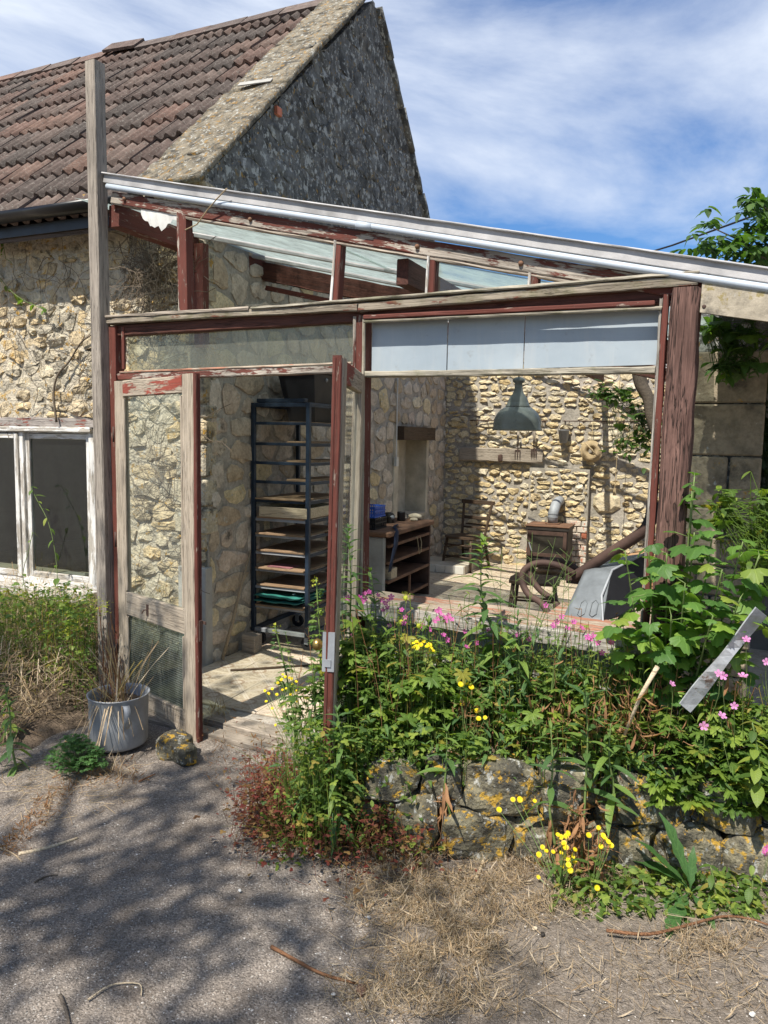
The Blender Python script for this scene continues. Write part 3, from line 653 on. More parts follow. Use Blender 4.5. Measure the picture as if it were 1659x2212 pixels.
# coping slabs on the front verge
def coping(x0, x1, s0, s1, th, off, mat, parent, name='coping_stone', rear=False, seed=0, st=.05):
    nx = max(2, int((x1-x0)/st)); ns = max(2, int((s1-s0)/st)); V = []; Fc = []
    for lay in (0, 1):
        for j in range(ns+1):
            for i in range(nx+1):
                x = x0+(x1-x0)*i/nx; s = s0+(s1-s0)*j/ns; e = .012*noise.fractal(Vector((x*7, s*7, seed)), .8, 2, 4)
                if i in (0, nx): x += .015*N(s*9, seed+i)
                w = off + (th+e if lay == 0 else .0); 
                V.append((x, s*math.cos(ang)-w*math.sin(ang), EZ+s*math.sin(ang)+w*math.cos(ang)) if not rear else (x, 5.2-(s*math.cos(.815)-w*math.sin(.815)), roofz(5.2)+s*math.sin(.815)+w*math.cos(.815)))
    m = nx+1; B = (ns+1)*m
    for j in range(ns):
        for i in range(nx):
            q_ = (j*m+i, j*m+i+1, (j+1)*m+i+1, (j+1)*m+i); Fc.append(q_); Fc.append(tuple(B+a for a in q_[::-1]))
    for j in range(ns): Fc += [(j*m+nx, B+j*m+nx, B+(j+1)*m+nx, (j+1)*m+nx), (j*m, (j+1)*m, B+(j+1)*m, B+j*m)]
    for i in range(nx): Fc += [(i, B+i, B+i+1, i+1), (ns*m+i, ns*m+i+1, B+ns*m+i+1, B+ns*m+i)]
    return mkobj(name, V, Fc, mat, parent, True)
L_ = 2.6/math.cos(ang)
edges = [-.14, .22, 1.35, 2.3, 3.0, L_+.02]
for i in range(5): coping(-.5+.012*i, .05+.01*(i % 2), edges[i], edges[i+1]-.012, .04, .035, m_coping, rf, seed=i)
o = slab('mortar_patch', (-.14, -.03, -.006), (.14, .03, .002), m_concrete, rf); o.location = (-.22, .98-.055, EZ+.98*RP+.082); o.rotation_euler = (ang, 0, .1)
for i in range(8): coping(-.3, .045+.008*(i % 2), .46*i, .46*i+.45, .05, -.02, m_gable, rf, name='verge_slate', rear=True, seed=20+i, st=.12)
# gutter
gt = sub('gutter', cot)
for (x0, x1) in ((-6, -1.62), (-1.62, -.4)):
    V = []; n = 10
    for xx in (x0, x1-.003):
        for k in range(n+1): q_ = math.pi*k/n; V.append((xx, -.30-.062*math.cos(q_)*-1*-1, EZ-.17-.062*math.sin(q_)))
    V2 = [(a, b, c) for a, b, c in V]
    Fc = [(k, k+1, n+1+k+1, n+1+k) for k in range(n)]
    o = mkobj('gutter_length', V2, Fc, m_gutter, gt, True); sm = o.modifiers.new('thick', 'SOLIDIFY'); sm.thickness = .004
mb = MB(); mb.tube([(-1.6, -.3, EZ-.17), (-1.64, -.3, EZ-.17)], .069, 14); mb.build('gutter_bracket', m_gutter, gt)
slab('fascia_board', (-6, -.235, EZ-.31), (-.45, -.205, EZ-.235), m_gutter, gt)
# window
wn = sub('casement_window', cot)
def bar(a, b, mat, par, name='frame', **k):
    s_ = [b[i]-a[i] for i in range(3)]; m_ = [(a[i]+b[i])/2 for i in range(3)]
    if s_[2] > s_[0]: return beam(name, (m_[0], m_[1], a[2]), (m_[0], m_[1], b[2]), s_[1], s_[0], mat, par, jit=.001, bev=.003)
    return beam(name, (a[0], m_[1], m_[2]), (b[0], m_[1], m_[2]), s_[1], s_[2], mat, par, jit=.001, bev=.003)
WZ0, WZ1 = .46, 1.62
bar((-3.0, -.015, WZ1), (-1.0, .05, WZ1+.035), m_white, wn, 'head_frame'); bar((-3.0, -.04, WZ1+.01), (-1.0, -.016, WZ1+.045), m_white, wn, 'drip_board')
beam('timber_lintel', (-3.0, -.0, WZ1+.08), (-.98, -.0, WZ1+.08), .06, .07, m_flake, wn, jit=.006)
for x0, x1 in ((-1.045, -.985), (-1.74, -1.70), (-3.0, -2.94)): bar((x0, -.012, WZ0), (x1, .05, WZ1), m_white, wn, 'mullion')
bar((-3.0, -.012, WZ0-.005), (-.985, .06, WZ0+.045), m_white, wn, 'bottom_frame')
coping2 = MB(); 
o = beam('window_sill', (-3.02, -.06, WZ0-.045), (-.97, -.06, WZ0-.045), .16, .09, m_white, wn, jit=.006, bev=.015)
for (a, b, py) in ((-1.70, -1.045, .02), (-2.94, -1.74, -.012)):
    sh = sub('sash', wn)
    bar((a+.004, py-.012, WZ0+.045), (a+.044, py+.02, WZ1-.005), m_white, sh, 'stile'); bar((b-.044, py-.012, WZ0+.045), (b-.004, py+.02, WZ1-.005), m_white, sh, 'stile')
    bar((a+.046, py-.01, WZ0+.045), (b-.046, py+.018, WZ0+.09), m_white, sh, 'rail'); bar((a+.046, py-.01, WZ1-.045), (b-.046, py+.018, WZ1-.005), m_white, sh, 'rail')
    mkobj('pane', [(a+.03, py+.004, WZ0+.06), (b-.03, py+.004, WZ0+.06), (b-.03, py+.004, WZ1-.03), (a+.03, py+.004, WZ1-.03)], [(0, 1, 2, 3)], m_glassk, sh)
slab('window_board', (-3.0, .1, WZ0-.02), (-.98, .44, WZ0+.02), m_render, wn)
thingH = lambda name, label, cat, loc, rz=0., group=None: thing(name, label, cat, loc, rz, group, True)
o = thingH('jar_lid', 'flat pale slab lying on the inner ledge behind the cottage window', 'slab', (-1.45, .22, WZ0+.022)); slab('pale_slab', (-.12, -.06, 0), (.12, .06, .03), m_whitep, o)
# tall post
tp = beam('tall_post', (-.09, -.06, -.02), (-.10, -.05, 3.70), .078, .078, m_post, None, jit=.0015, label='tall silvered square timber post standing before the cottage wall', cat='post')
tp['label'] = 'tall silvered square timber post standing at the left corner of the lean-to'
# ------------------------------------------------------------------ rear wall, floor
rw = thingH('rear_wall', 'sunlit yellow rubble stone wall at the back of the lean-to', 'wall', (0, 5.05, 0))
MR = MH @ Matrix.Translation((0, 5.05, 0))
mkb = MB().box((-.3, 0, -.1), (3.9, .4, 2.75)); mkb.build('masonry_core', m_mortar, rw)
tr_ = lambda u, v, w: (u, -w, v)
CB = (1.15, 1.87, 1.29)
pr = cells(.0, 3.0, .03, 2.62, .145, .066, 41, drop=.14, holes=[(CB[0], CB[1], -.1, CB[2]), (1.9, 2.24, .76, 1.03)])
lay_stones(pr, tr_, m_rear, rw, gap=.033, proud=.02, seed=8, rough=.8, flat=.82, world=MR, cap=298, varp=.6)
lay_stones([[(1.9, .76), (2.24, .77), (2.23, 1.02), (1.91, 1.03)]], tr_, m_rear, rw, gap=.02, proud=.05, seed=9, name='squared_block', rough=.3, world=MR)
cb = sub('chimney_breast', rw)
MB().box((CB[0], -.11, -.05), (CB[1], -.0, CB[2])).build('breast_core', m_mortar, cb)
tcb = lambda u, v, w: (u, -.11-w, v)
pc = cells(CB[0]+.005, CB[1]-.005, .03, CB[2], .15, .066, 43, drop=.1, holes=[(CB[0]-.1, 1.28, -.1, .72), (1.62, CB[1]+.1, -.1, .66)])
lay_stones(pc, tcb, m_rear, cb, gap=.03, proud=.02, seed=10, rough=.8, world=MR, cap=200, flat=.8)
for side, (a, b) in enumerate(((CB[0], 1.275), (1.63, CB[1]))):
    z = .02; k = 0
    while z < .66:
        w2 = a+(b-a)*(.5 if k % 2 else .72)
        for (u0, u1) in ((a, w2-.006), (w2+.006, b)):
            if u1-u0 > .03: slab('brick', (u0, -.135-r.uniform(0, .008), z), (u1, -.1, z+.062), m_brick if r.random() < .1 else m_white_brick, cb, bev=.005)
        z += .073; k += 1
beam('wall_plank', (.24, 5.02-5.05-.035, 1.44), (1.30, 5.02-5.05-.035, 1.435), .05, .17, m_grey, rw, jit=.006, bev=.01)
fl = thing('floor', None, None, inH=True); fl['kind'] = 'structure'
MB().box((-.05, -.75, -.06), (4.0, 5.1, .036)).build('screed', m_mortar, fl)
me = None
for i in range(13):
    for j in range(22):
        x = .03+.26*i; y = -.66+.26*j
        if me is None:
            o = slab('floor_tile', (-.1285, -.1285, -.006), (.1285, .1285, .006), m_floor, fl, bev=.002); me = o.data; o.location = (x+.13, y+.13, .044)
        else: o = link('floor_tile', me, fl, (x+.13, y+.13, .044))
        if y < 1.5: o.location.z += rnd.uniform(-.002, .002); o.rotation_euler = (rnd.uniform(-.006, .006), rnd.uniform(-.006, .006), 0)
st_ = sub('low_step', fl)
slab('step_top', (.02, 4.05, .05), (.62, 4.6, .15), m_render, st_, bev=.004)
for k in range(5): slab('step_tile', (.04+.115*k, 4.036, .055), (.15+.115*k, 4.052, .146), m_whitep, st_, bev=.002)
# ------------------------------------------------------------------ lean-to frame
lt = thing('lean_to', 'decaying timber and glass lean-to with flaking red paint against the gable', 'lean-to')
def rz_(x): return 3.060-.2435*x
def B(name, p0, p1, w, h, mat, par=lt, **k): return beam(name, p0, p1, w, h, mat, par, **k)
# transom in two lengths
B('transom_beam', (-.07, 0, 2.275), (1.63, 0, 2.243), .10, .034, m_trans, sag=-.004, jit=.0022)
B('transom_beam', (1.632, 0, 2.241), (3.125, -.002, 2.247), .10, .036, m_trans, jit=.0022)
B('transom_capping', (-.065, -.03, 2.300), (.98, -.03, 2.279), .055, .016, m_grey, jit=.003)
B('transom_capping', (1.0, -.028, 2.277), (3.13, -.03, 2.274), .06, .014, m_moss, jit=.002)
B('transom_lining', (-.02, .015, 2.222), (3.02, .015, 2.20), .06, .06, m_beamd)  # dark colour of the lining stands in for shade under the transom
# jambs, mullion
B('door_jamb', (-.025, 0, 0), (-.035, 0, 2.245), .07, .06, m_redd); B('jamb_strip', (.012, -.02, .02), (.008, -.02, 1.93), .02, .035, m_moss)
B('mullion_post', (1.632, .02, 0), (1.625, .02, 2.21), .075, .055, m_redd); B('mullion_bead', (1.604, -.018, 1.0), (1.598, -.018, 2.205), .018, .016, m_red); B('mullion_bead', (1.652, -.016, .85), (1.648, -.016, 2.205), .018, .014, m_moss)
B('corner_post', (3.065, .0, .0), (3.084, 0, 2.215), .12, .105, m_oak, jit=.004, bev=.012)
B('window_jamb', (3.002, -.03, .86), (3.012, -.03, 2.20), .04, .022, m_redd, jit=.002); B('jamb_bead', (2.984, -.015, .86), (2.993, -.015, 2.19), .03, .012, m_grey2, jit=.002)
# head rails
B('head_rail', (.01, 0, 1.955), (1.595, 0, 1.958), .07, .036, m_red, jit=.002); B('glazing_bead', (.03, -.03, 1.98), (1.59, -.03, 1.984), .016, .012, m_sill)
B('head_rail', (1.665, 0, 1.930), (2.985, 0, 1.915), .07, .026, m_moss, jit=.002); B('panel_bead', (1.66, -.036, 2.195), (2.97, -.036, 2.172), .022, .02, m_redd); B('panel_bead', (1.66, -.028, 2.176), (3.0, -.028, 2.153), .03, .012, m_moss)
def pane(name, pts, mat, par=lt): return mkobj(name, pts, [tuple(range(len(pts)))], mat, par)
pane('fanlight_pane', [(.03, .03, 1.972), (1.6, .03, 1.974), (1.6, .03, 2.24), (.03, .03, 2.25)], m_glassd)
B('pane_stop', (.04, -.012, 2.0), (.04, -.012, 2.24), .02, .02, m_redd)
for (a, b) in ((1.668, 2.062), (2.066, 2.425), (2.429, 2.984)): slab('sheet_panel', (a, .028+.002*(a > 2), 1.94), (b, .034+.002*(a > 2), 2.20), m_bluesheet, lt, bev=.0008)
# verge: aluminium, pipe, red rafter
def V3(x, dz, y=0): return (x, y, rz_(x)+dz)
B('aluminium_verge', V3(-.05, -.002, -.035), V3(4.4, -.002, -.035), .04, .048, m_alu, jit=.0004, seg=40, bev=.003)
B('verge_lip', V3(-.05, .024, -.04), V3(4.4, .024, -.04), .06, .008, m_alu, jit=.0008, seg=40)
mb = MB(); mb.tube([V3(-.03+4.4*i/12, -.043-.002*math.sin(i), -.045) for i in range(13)], .0165, 10); mb.build('grey_pipe', m_pipe, lt, True)
mb = MB(); mb.tube([V3(1.62, -.043, -.045), V3(1.70, -.044, -.045)], .0195, 12); mb.build('pipe_coupling', m_pipe, lt, True)
B('front_rafter', V3(-.02, -.098, 0), V3(3.13, -.092, 0), .06, .068, m_red, jit=.0018, seg=34, bev=.006)
B('rafter_fillet', V3(.5, -.140, -.012), V3(2.8, -.134, -.012), .03, .014, m_grey, jit=.002)
for x in (.09, .98, 1.93, 2.42):
    mb = MB(); mb.lathe([(0, .012), (.009, .011), (.011, .005), (.012, 0)], 10, Matrix.Translation(V3(x, -.095, -.031)) @ Matrix.Rotation(R(90), 4, 'X')); mb.build('bolt_head', m_rusty, lt, True)
# uprights in the triangle
B('upright_post', (.515, .0, 2.29), (.51, .0, rz_(.51)-.12), .06, .055, m_redd, jit=.002); B('upright_bead', (.487, -.026, 2.3), (.482, -.026, rz_(.48)-.12), .012, .014, m_red)
for x, lean in ((1.50, .015), (2.0, .004), (2.475, .0)):
    B('upright_bar', (x-lean, .0, 2.275), (x+lean*.3, 0, rz_(x)-.12), .05, .034, m_redd, jit=.0015); B('upright_bead', (x-.018-lean, -.028, 2.28), (x-.016+lean*.3, -.028, rz_(x)-.125), .014, .012, m_white)
for (a, b) in ((2.02, 2.46), (2.49, 2.72)):
    pane('triangle_pane', [(a, .01, 2.275), (b, .01, 2.272), (b, .01, max(2.29, rz_(b)-.13)), (a, .01, rz_(a)-.13)], m_glass)
# torn membrane
r = random.Random(9); V = []; n = 16
for i in range(n+1):
    x = .20+.27*i/n; V.append((x, -.02, rz_(x)-.13)); V.append((x, -.018+r.uniform(-.004, .004), rz_(x)-.14-(.02+.075*math.sin(math.pi*min(1, i/n*1.15))**.8*r.uniform(.6, 1.1))))
mkobj('torn_membrane', V, [(2*i, 2*i+1, 2*i+3, 2*i+2) for i in range(n)], m_whitep, lt)
mb = MB(); p = [at(400, 497, 1, -.05), at(425, 485, 1, -.055), at(447, 455, 1, -.06), at(468, 430, 1, -.075), at(490, 407, 1, -.09)]; mb.tube(p, .0035, 5); mb.build('loose_string', m_rope, lt)
# inner structure
B('wall_plate', (-.03, .0, 2.875), (-.07, 1.42, 2.855), .08, .125, m_redd, jit=.002); B('corner_stud', (.03, .66, 2.2), (.03, .66, 2.86), .06, .08, m_redd)
B('rafter', (-.08, 1.42, rz_(-.08)-.222), (3.3, 1.42, rz_(3.3)-.222), .06, .13, m_beamd, jit=.003); B('rafter_batten', (.0, 1.40, rz_(0)-.34), (3.3, 1.40, rz_(3.3)-.34), .03, .035, m_redd)
B('purlin', (1.82, .04, rz_(1.82)-.21), (1.55, 5.75, rz_(1.7)-.27), .06, .12, m_beamd)
B('rafter', (-.4, 3.6, rz_(-.4)-.24), (3.3, 3.6, rz_(3.3)-.24), .06, .11, m_beamd); B('rafter', (1.5, 5.2, rz_(1.5)-.15), (3.4, 5.2, rz_(3.4)-.15), .05, .07, m_grey); B('rafter', (1.9, 4.7, rz_(1.9)-.13), (3.4, 4.7, rz_(3.4)-.13), .06, .12, m_redd)
RA = math.atan(.252)
ys = [0, .62, 1.24, 1.86, 2.48, 3.1, 3.72, 4.34, 4.96, 5.6]
for i, y in enumerate(ys):
    if i: B('glazing_bar', V3(-.42, -.142, y+.03), V3(3.1, -.142, y+.03), .03, .03, m_alu, jit=.0003)
    if i < len(ys)-1:
        for (xa, xb, dz) in ((-.42, 1.45, 0), (1.40, 3.12, -.008)):
            o = mkobj('roof_pane', [(0, .02, 0), ((xb-xa)/math.cos(RA), .02, 0), ((xb-xa)/math.cos(RA), .6, 0), (0, .6, 0)], [(0, 1, 2, 3)], m_glassr if y < 2 else m_glassc, lt); o.location = V3(xa, -.122+dz, y+.03); o.rotation_euler = (0, RA, 0)
# solid covering on the outer right part
mkobj('roof_sheet', [V3(3.13, -.02, .0), V3(4.5, -.02, 0), V3(4.5, -.02, 3.5), V3(3.13, -.02, 3.5)], [(0, 1, 2, 3)], m_alu, lt)
# sill and base
B('window_sill', (1.66, .035, .812), (3.06, .035, .812), .20, .075, m_sill, jit=.003, bev=.008); B('sill_nosing', (1.66, -.075, .795), (3.03, -.078, .795), .03, .07, m_grey2, jit=.003); slab('sill_ledge', (2.55, .136, .80), (3.05, .40, .846), m_sill, lt)
bw = sub('base_wall', lt)
MB().box((1.62, .02, -.05), (3.06, .2, .77)).build('masonry_core', m_concrete, bw)
pb = cells(1.63, 3.05, .0, .72, .26, .13, 51); lay_stones(pb, lambda u, v, w: (u, .02-w, v), m_concrete, bw, gap=.02, proud=.012, seed=12, rough=.4)
B('threshold', (-.02, -.02, .025), (1.6, -.03, .025), .12, .05, m_grey, jit=.003); B('threshold_board', (.3, -.16, .012), (1.75, -.14, .012), .09, .03, m_grey, jit=.003)
# doors
def door(hinge, free, mirror):
    hx, hy = hinge; fx, fy = free; w = math.hypot(fx-hx, fy-hy); d = sub('door', lt, (hx, hy, 0), math.atan2(fy-hy, fx-hx)); t = .042; m = m_redl
    B('stile', (.05, 0, .012), (.05, 0, 1.925), .04, .095, m, d, jit=.0012); B('stile', (w-.052, 0, .0), (w-.052, 0, 1.935), .04, .1, m, d, jit=.0012)
    for q_ in d.children: pass
    B('top_rail', (.098, 0, 1.882), (w-.103, 0, 1.885), .038, .09, m_redt, d); B('lock_rail', (.098, 0, .63), (w-.103, 0, .63), .038, .135, m, d); B('bottom_rail', (.098, 0, .07), (w-.103, 0, .07), .038, .135, m, d)
    for (za, zb) in ((.71, 1.825), (.15, .55)):
        B('glazing_bead', (.106, -.016, za), (.106, -.016, zb), .014, .016, m, d); B('glazing_bead', (w-.111, -.016, za), (w-.111, -.016, zb), .014, .016, m, d)
    mkobj('pane', [(.09, .0, .69), (w-.095, .0, .69), (w-.095, .0, 1.845), (.09, .0, 1.845)], [(0, 1, 2, 3)], m_glass, d)
    mkobj('wired_pane', [(.09, .0, .13), (w-.095, .0, .13), (w-.095, .0, .57), (.09, .0, .57)], [(0, 1, 2, 3)], m_glassw, d)
    B('edge_strip', (w+.008, -.002, .0), (w+.008, -.002, 1.938), .036, .018, m_redd, d, jit=.0008); B('rebate_strip', (w+.016, -.012, .0), (w+.016, -.012, 1.93), .014, .012, m_redd, d, jit=.0008)
    for z in (.35, 1.0, 1.62): mb = MB(); mb.tube([(-.006, -.024, z-.045), (-.006, -.024, z+.045)], .006, 8); mb.build('hinge', m_rust, d, True)
    return d, w
d1, w1 = door((.005, -.035), (.80, -.245), 0)
mb = MB().box((w1*.42-.01, -.024, .60), (w1*.42+.01, -.02, .665)); mb.tube([(w1*.42, -.02, .635), (w1*.42, -.045, .635), (w1*.42-.012, -.05, .615)], .004, 6); mb.build('turn_catch', m_rust, d1)
mb = MB().box((w1+.018, -.01, .55), (w1+.03, .01, .66)).box((w1+.016, .012, .64), (w1+.05, .018, .655)); mb.build('lock_keeper', m_rust, d1)
d2, w2 = door((1.612, -.035), (1.898, -.708), 1); d2.rotation_euler[0] = R(-.9)
mb = MB().box((w2+.017, -.03, .70), (w2+.022, .018, .86)).box((w2+.02, -.02, .72), (w2+.026, .005, .75)); mb.build('lock_plate', m_galv, d2)
mb = MB(); mb.lathe([(0, .06), (.018, .058), (.026, .045), (.022, .03), (.01, .022), (.009, 0)], 16, Matrix.Translation((w2-.04, -.02, .79)) @ Matrix.Rotation(R(90), 4, 'X')); mb.build('door_knob', m_brass, d2, True)
# ------------------------------------------------------------------ pier and board at the right
pier = thing('stone_pier', 'shaded squared stone pier behind the oak corner post', 'pier')
MB().box((2.96, .93, -.05), (3.36, 1.5, 2.35)).build('masonry_core', m_mortar_dark, pier)
z = .3; r = random.Random(4)
while z < 1.95:
    h = r.choice((.15, .26, .36)); cut = r.choice((None, 3.10, 3.22, None, 3.17)); ss = [(2.955, 3.365)] if cut is None else [(2.955, cut-.006), (cut+.006, 3.365)]
    for a, b in ss: 
        slab('ashlar_block', (a, .915-r.uniform(0, .014), z), (b, .96, z+h-.007), m_pier, pier, bev=.008)
    z += h
bd = thing('nailed_board', 'pale lichened board nailed under the roof edge right of the oak post', 'board', (3.13, -.05, 2.2))
pts = [(.012, -.075), (.25, -.118), (.42, -.14), (.42, -.02), (.26, .022), (.012, .078)]
pts = [(.008, -.075), (.06, -.086), (.24, -.122), (.5, -.16), (.5, -.05), (.3, -.005), (.2, .02), (.012, .078)]
V = [(x, 0, z) for x, z in pts]+[(x, .02, z) for x, z in pts]; n = len(pts)
mkobj('board', V, [tuple(range(n)), tuple(range(2*n-1, n-1, -1))]+[(i, n+i, n+(i+1) % n, (i+1) % n) for i in range(n)], m_board, bd)
for x, z in ((.03, .055), (.022, -.055)): mb = MB(); mb.lathe([(0, .004), (.006, .003), (.008, 0)], 8, Matrix.Translation((x, -.0, z)) @ Matrix.Rotation(R(90), 4, 'X')); mb.build('nail_head', m_rust, bd)
# dark outbuilding behind the pier closes the view at the right
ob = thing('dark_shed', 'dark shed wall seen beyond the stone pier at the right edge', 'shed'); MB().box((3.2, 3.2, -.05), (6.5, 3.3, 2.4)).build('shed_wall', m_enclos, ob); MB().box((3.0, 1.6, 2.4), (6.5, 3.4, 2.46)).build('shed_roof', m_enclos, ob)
# low garden wall
lw = thing('garden_wall', 'low lichened boulder wall holding up the flower bed', 'wall')
def boulder(a, b, c, seed, sub_=2, amp=.16, name='stone', mat=None, parent=None, loc=(0, 0, 0), rz=0., pw=.62, fr=3.2, **kw):
    import bmesh
    bm = bmesh.new(); bmesh.ops.create_icosphere(bm, subdivisions=sub_, radius=1)
    for v in bm.verts:
        p = v.co.copy(); q_ = Vector([math.copysign(abs(t)**pw, t) for t in p]); n_ = noise.fractal(p*1.1+Vector((seed*7.3, 0, 0)), .8, 2, 3)*amp + noise.fractal(p*fr+Vector((0, seed*3.1, 0)), .8, 2, 3)*amp*.45
        q_ *= 1+n_; v.co = Vector((q_.x*a, q_.y*b, q_.z*c))
    me = bpy.data.meshes.new(name); bm.to_mesh(me); bm.free(); me.materials.append(mat or m_low)
    o = link(name, me, parent, loc, **kw); o.rotation_euler = (0, 0, rz); return o
r = random.Random(14)
for row, (z0, h) in enumerate(((-.02, .22), (.18, .21))):
    x = 1.95+.07*row
    while x < 4.3:
        w = r.uniform(.15, .42); x2 = x+w; y0 = bedline(x); y1 = bedline(x2); hh = h*r.uniform(.85, 1.15)
        boulder(w/2*1.04, .11, hh/2*1.08, r.random()*50, 3, name='wall_stone', parent=lw, loc=(x+w/2, (y0+y1)/2+.03*row+r.uniform(-.02, .02), z0+hh/2-.01), rz=math.atan2(y1-y0, w)+r.uniform(-.1, .1), amp=.3, pw=.6)
        x = x2-.01
# ------------------------------------------------------------------ things inside
# pendant lamp
lp = thing('pendant_lamp', 'large grey enamel pendant lamp hanging inside the lean-to', 'lamp', (1.77, 2.0, 1.695))
prof = [(.163, .0), (.168, .002), (.166, .02), (.158, .055), (.14, .095), (.112, .13), (.085, .15), (.078, .158), (.074, .155), (.108, .122), (.134, .09), (.152, .05), (.158, .012)]
MB().lathe([(.162, .006), (.174, .0), (.176, .006), (.17, .022), (.171, .05), (.164, .085), (.148, .118), (.122, .146), (.098, .162), (.082, .168), (.076, .165), (.094, .156), (.117, .14), (.142, .112), (.158, .08), (.165, .045), (.164, .02)], 40, closed=True).build('lamp_shade', m_enamel, lp, True)
MB().lathe([(.08, .160), (.088, .168), (.088, .176), (.082, .180), (.082, .188), (.078, .19), (.074, .205), (.06, .235), (.042, .258), (.032, .28), (.027, .315), (.027, .335), (.042, .345), (.044, .362), (.03, .372), (.012, .378), (0, .378)], 32).build('lamp_neck', m_enamel, lp, True)
mb = MB(); mb.tube([(0, 0, .37), (0, 0, .42)], .006, 6)
z = .41
while z < .9: 
    pts = [(.009*math.cos(q_) if int(z*1000) % 2 else 0, 0 if int(z*1000) % 2 else .009*math.cos(q_), z+.014*math.sin(q_)) for q_ in [2*math.pi*k/8 for k in range(9)]]; mb.tube(pts, .0022, 4, caps=False); z += .0215
mb.build('chain', m_rust, lp)
mb = MB(); mb.tube([(0, 0, .9), (.0, 0, .98)], .01, 6); mb.build('hook', m_rust, lp)
# rack
rk = thingH('tray_rack', 'tall dark blue steel bakery rack of wooden trays inside the doorway', 'rack', (.03, .52, .047))
RWd, RD, RH = .46, .66, 1.82; zb = .11
for (x, y) in ((0, 0), (RWd, 0), (0, RD), (RWd, RD)): slab('upright', (x-.015, y-.015, zb), (x+.015, y+.015, RH), m_rackblue, rk, bev=.002)
for z in (zb, RH-.03):
    for y in (0, RD): slab('cross_bar', (.016, y-.014, z), (RWd-.016, y+.014, z+.03), m_rackblue if z > 1 else m_galv, rk, bev=.002)
    for x in (0, RWd): slab('side_bar', (x-.014, .016, z), (x+.014, RD-.016, z+.03), m_rackblue, rk, bev=.002)
slab('top_plate', (.03, -.01, RH+.002), (RWd-.03, .04, RH+.03), m_rackblue, rk, bev=.003)
lv = [1.66, 1.51, 1.37, 1.23, 1.09, .95, .83, .70, .57, .44, .29]
for i, z in enumerate(lv):
    slab('tray_rail', (.014, -.0, z), (RWd-.016, .012, z+.022), m_rackblue if i < 5 else m_galv, rk, bev=.002); slab('side_rail', (RWd-.02, .016, z-.004), (RWd-.004, RD-.016, z+.018), m_rackblue, rk, bev=.002)
    if i in (1, 2, 3): slab('tray', (.25, .05, z+.02), (RWd-.024, RD-.02, z+.034), m_tray, rk, bev=.002)
    elif i == 0: slab('tray', (.03, .03, z+.012), (RWd-.024, RD-.02, z+.024), m_tray, rk, bev=.002)
    else: slab('tray', (.03, -.03+.02*(i % 2), z+.023), (RWd-.022, RD-.02, z+.035), m_tray, rk, bev=.002)
for (x, y) in ((.03, .04), (RWd-.02, .04), (.03, RD-.04), (RWd-.02, RD-.04)):
    c = sub('caster', rk, (x, y, 0)); MB().lathe([(.046, -.014), (.05, -.01), (.05, .01), (.046, .014), (.02, .014), (.02, -.014)], 20, Matrix.Translation((0, 0, .051)) @ Matrix.Rotation(R(90), 4, 'X'), True).build('wheel', m_rubber, c)
    MB().box((-.016, -.022, .05), (.016, -.017, .11)).box((-.016, .017, .05), (.016, .022, .11)).box((-.025, -.025, .1), (.025, .025, .112)).build('fork', m_galv, c)
bx = thingH('wooden_tray_box', 'shallow pale wooden tray standing on a middle shelf of the dark rack', 'tray', (.09, .50, 1.047+.13+.0)); bx.location.z = .047+.95+.036
for a, b in (((0, 0, 0), (.42-.02, .5, .01)), ((0, 0, .01), (.012, .5, .075)), ((.388, 0, .01), (.40, .5, .075)), ((.012, 0, .01), (.388, .012, .075)), ((.012, .488, .01), (.388, .5, .075))): slab('board', a, b, m_pale, bx, bev=.001)
tb = thingH('black_tub', 'large black plastic tub lodged in the top of the dark rack', 'tub', (.28, 1.0, .047+1.686))
V = []; Fc = []
for (sx, sy, z) in ((.11, .20, 0), (.155, .30, .36), (.175, .32, .365), (.175, .32, .38), (.148, .292, .38), (.10, .19, .012)): V += [(-sx, -sy, z), (sx, -sy, z), (sx, sy, z), (-sx, sy, z)]
for i in range(5): Fc += [(i*4+k, i*4+(k+1) % 4, (i+1)*4+(k+1) % 4, (i+1)*4+k) for k in range(4)]
Fc += [(3, 2, 1, 0), (20, 21, 22, 23)]; mkobj('tub_body', V, Fc, m_black, tb)
for y in (-.1, .1): MB().lathe([(0, .01), (.012, .008), (.016, 0)], 10, Matrix.Translation((.152, y, .32)) @ Matrix.Rotation(R(90), 4, 'Y')).build('rivet', m_galv, tb, True)
tarp = thingH('folded_tarpaulin', 'folded green tarpaulin with a metal eyelet on the lowest rack shelf', 'tarpaulin', (.06, .53, .047+.29+.036))
r = random.Random(3)
for k in range(4):
    n, mm_ = 16, 8; V = []; 
    for i in range(n+1):
        for j in range(mm_+1): x = .38*i/n; y = .4*j/mm_; V.append((x+.02*N(k, y*5), y-.06*(k % 2)+.02*N(x*9, k), .012+.018*k+.012*N(x*14, y*8, k)+.004))
    me_ = MB().add(V, [(i*(mm_+1)+j, (i+1)*(mm_+1)+j, (i+1)*(mm_+1)+j+1, i*(mm_+1)+j+1) for i in range(n) for j in range(mm_)]); o = me_.build('fold', m_tarp if k > 0 else m_black, tarp, True); s_ = o.modifiers.new('t', 'SOLIDIFY'); s_.thickness = .006
MB().lathe([(.008, 0), (.014, 0), (.014, .003), (.008, .003)], 14, Matrix.Translation((.3, .02, .088)), True).build('eyelet', m_galv, tarp)
ln = thingH('magazine', 'crumpled pinkish paper lying on a lower rack tray', 'paper', (.14, .53, .047+.57+.037)); slab('sheet', (0, 0, 0), (.2, .14, .004), plain('printed_paper', (.28, .12, .13), .6, vary=.6), ln)
wb = thingH('timber_offcut', 'short square offcut of timber propping the foot of the dark rack', 'wood block', (.07, .30, .052)); o = slab('block', (0, 0, 0), (.11, .10, .13), m_grey, wb, bev=.003)
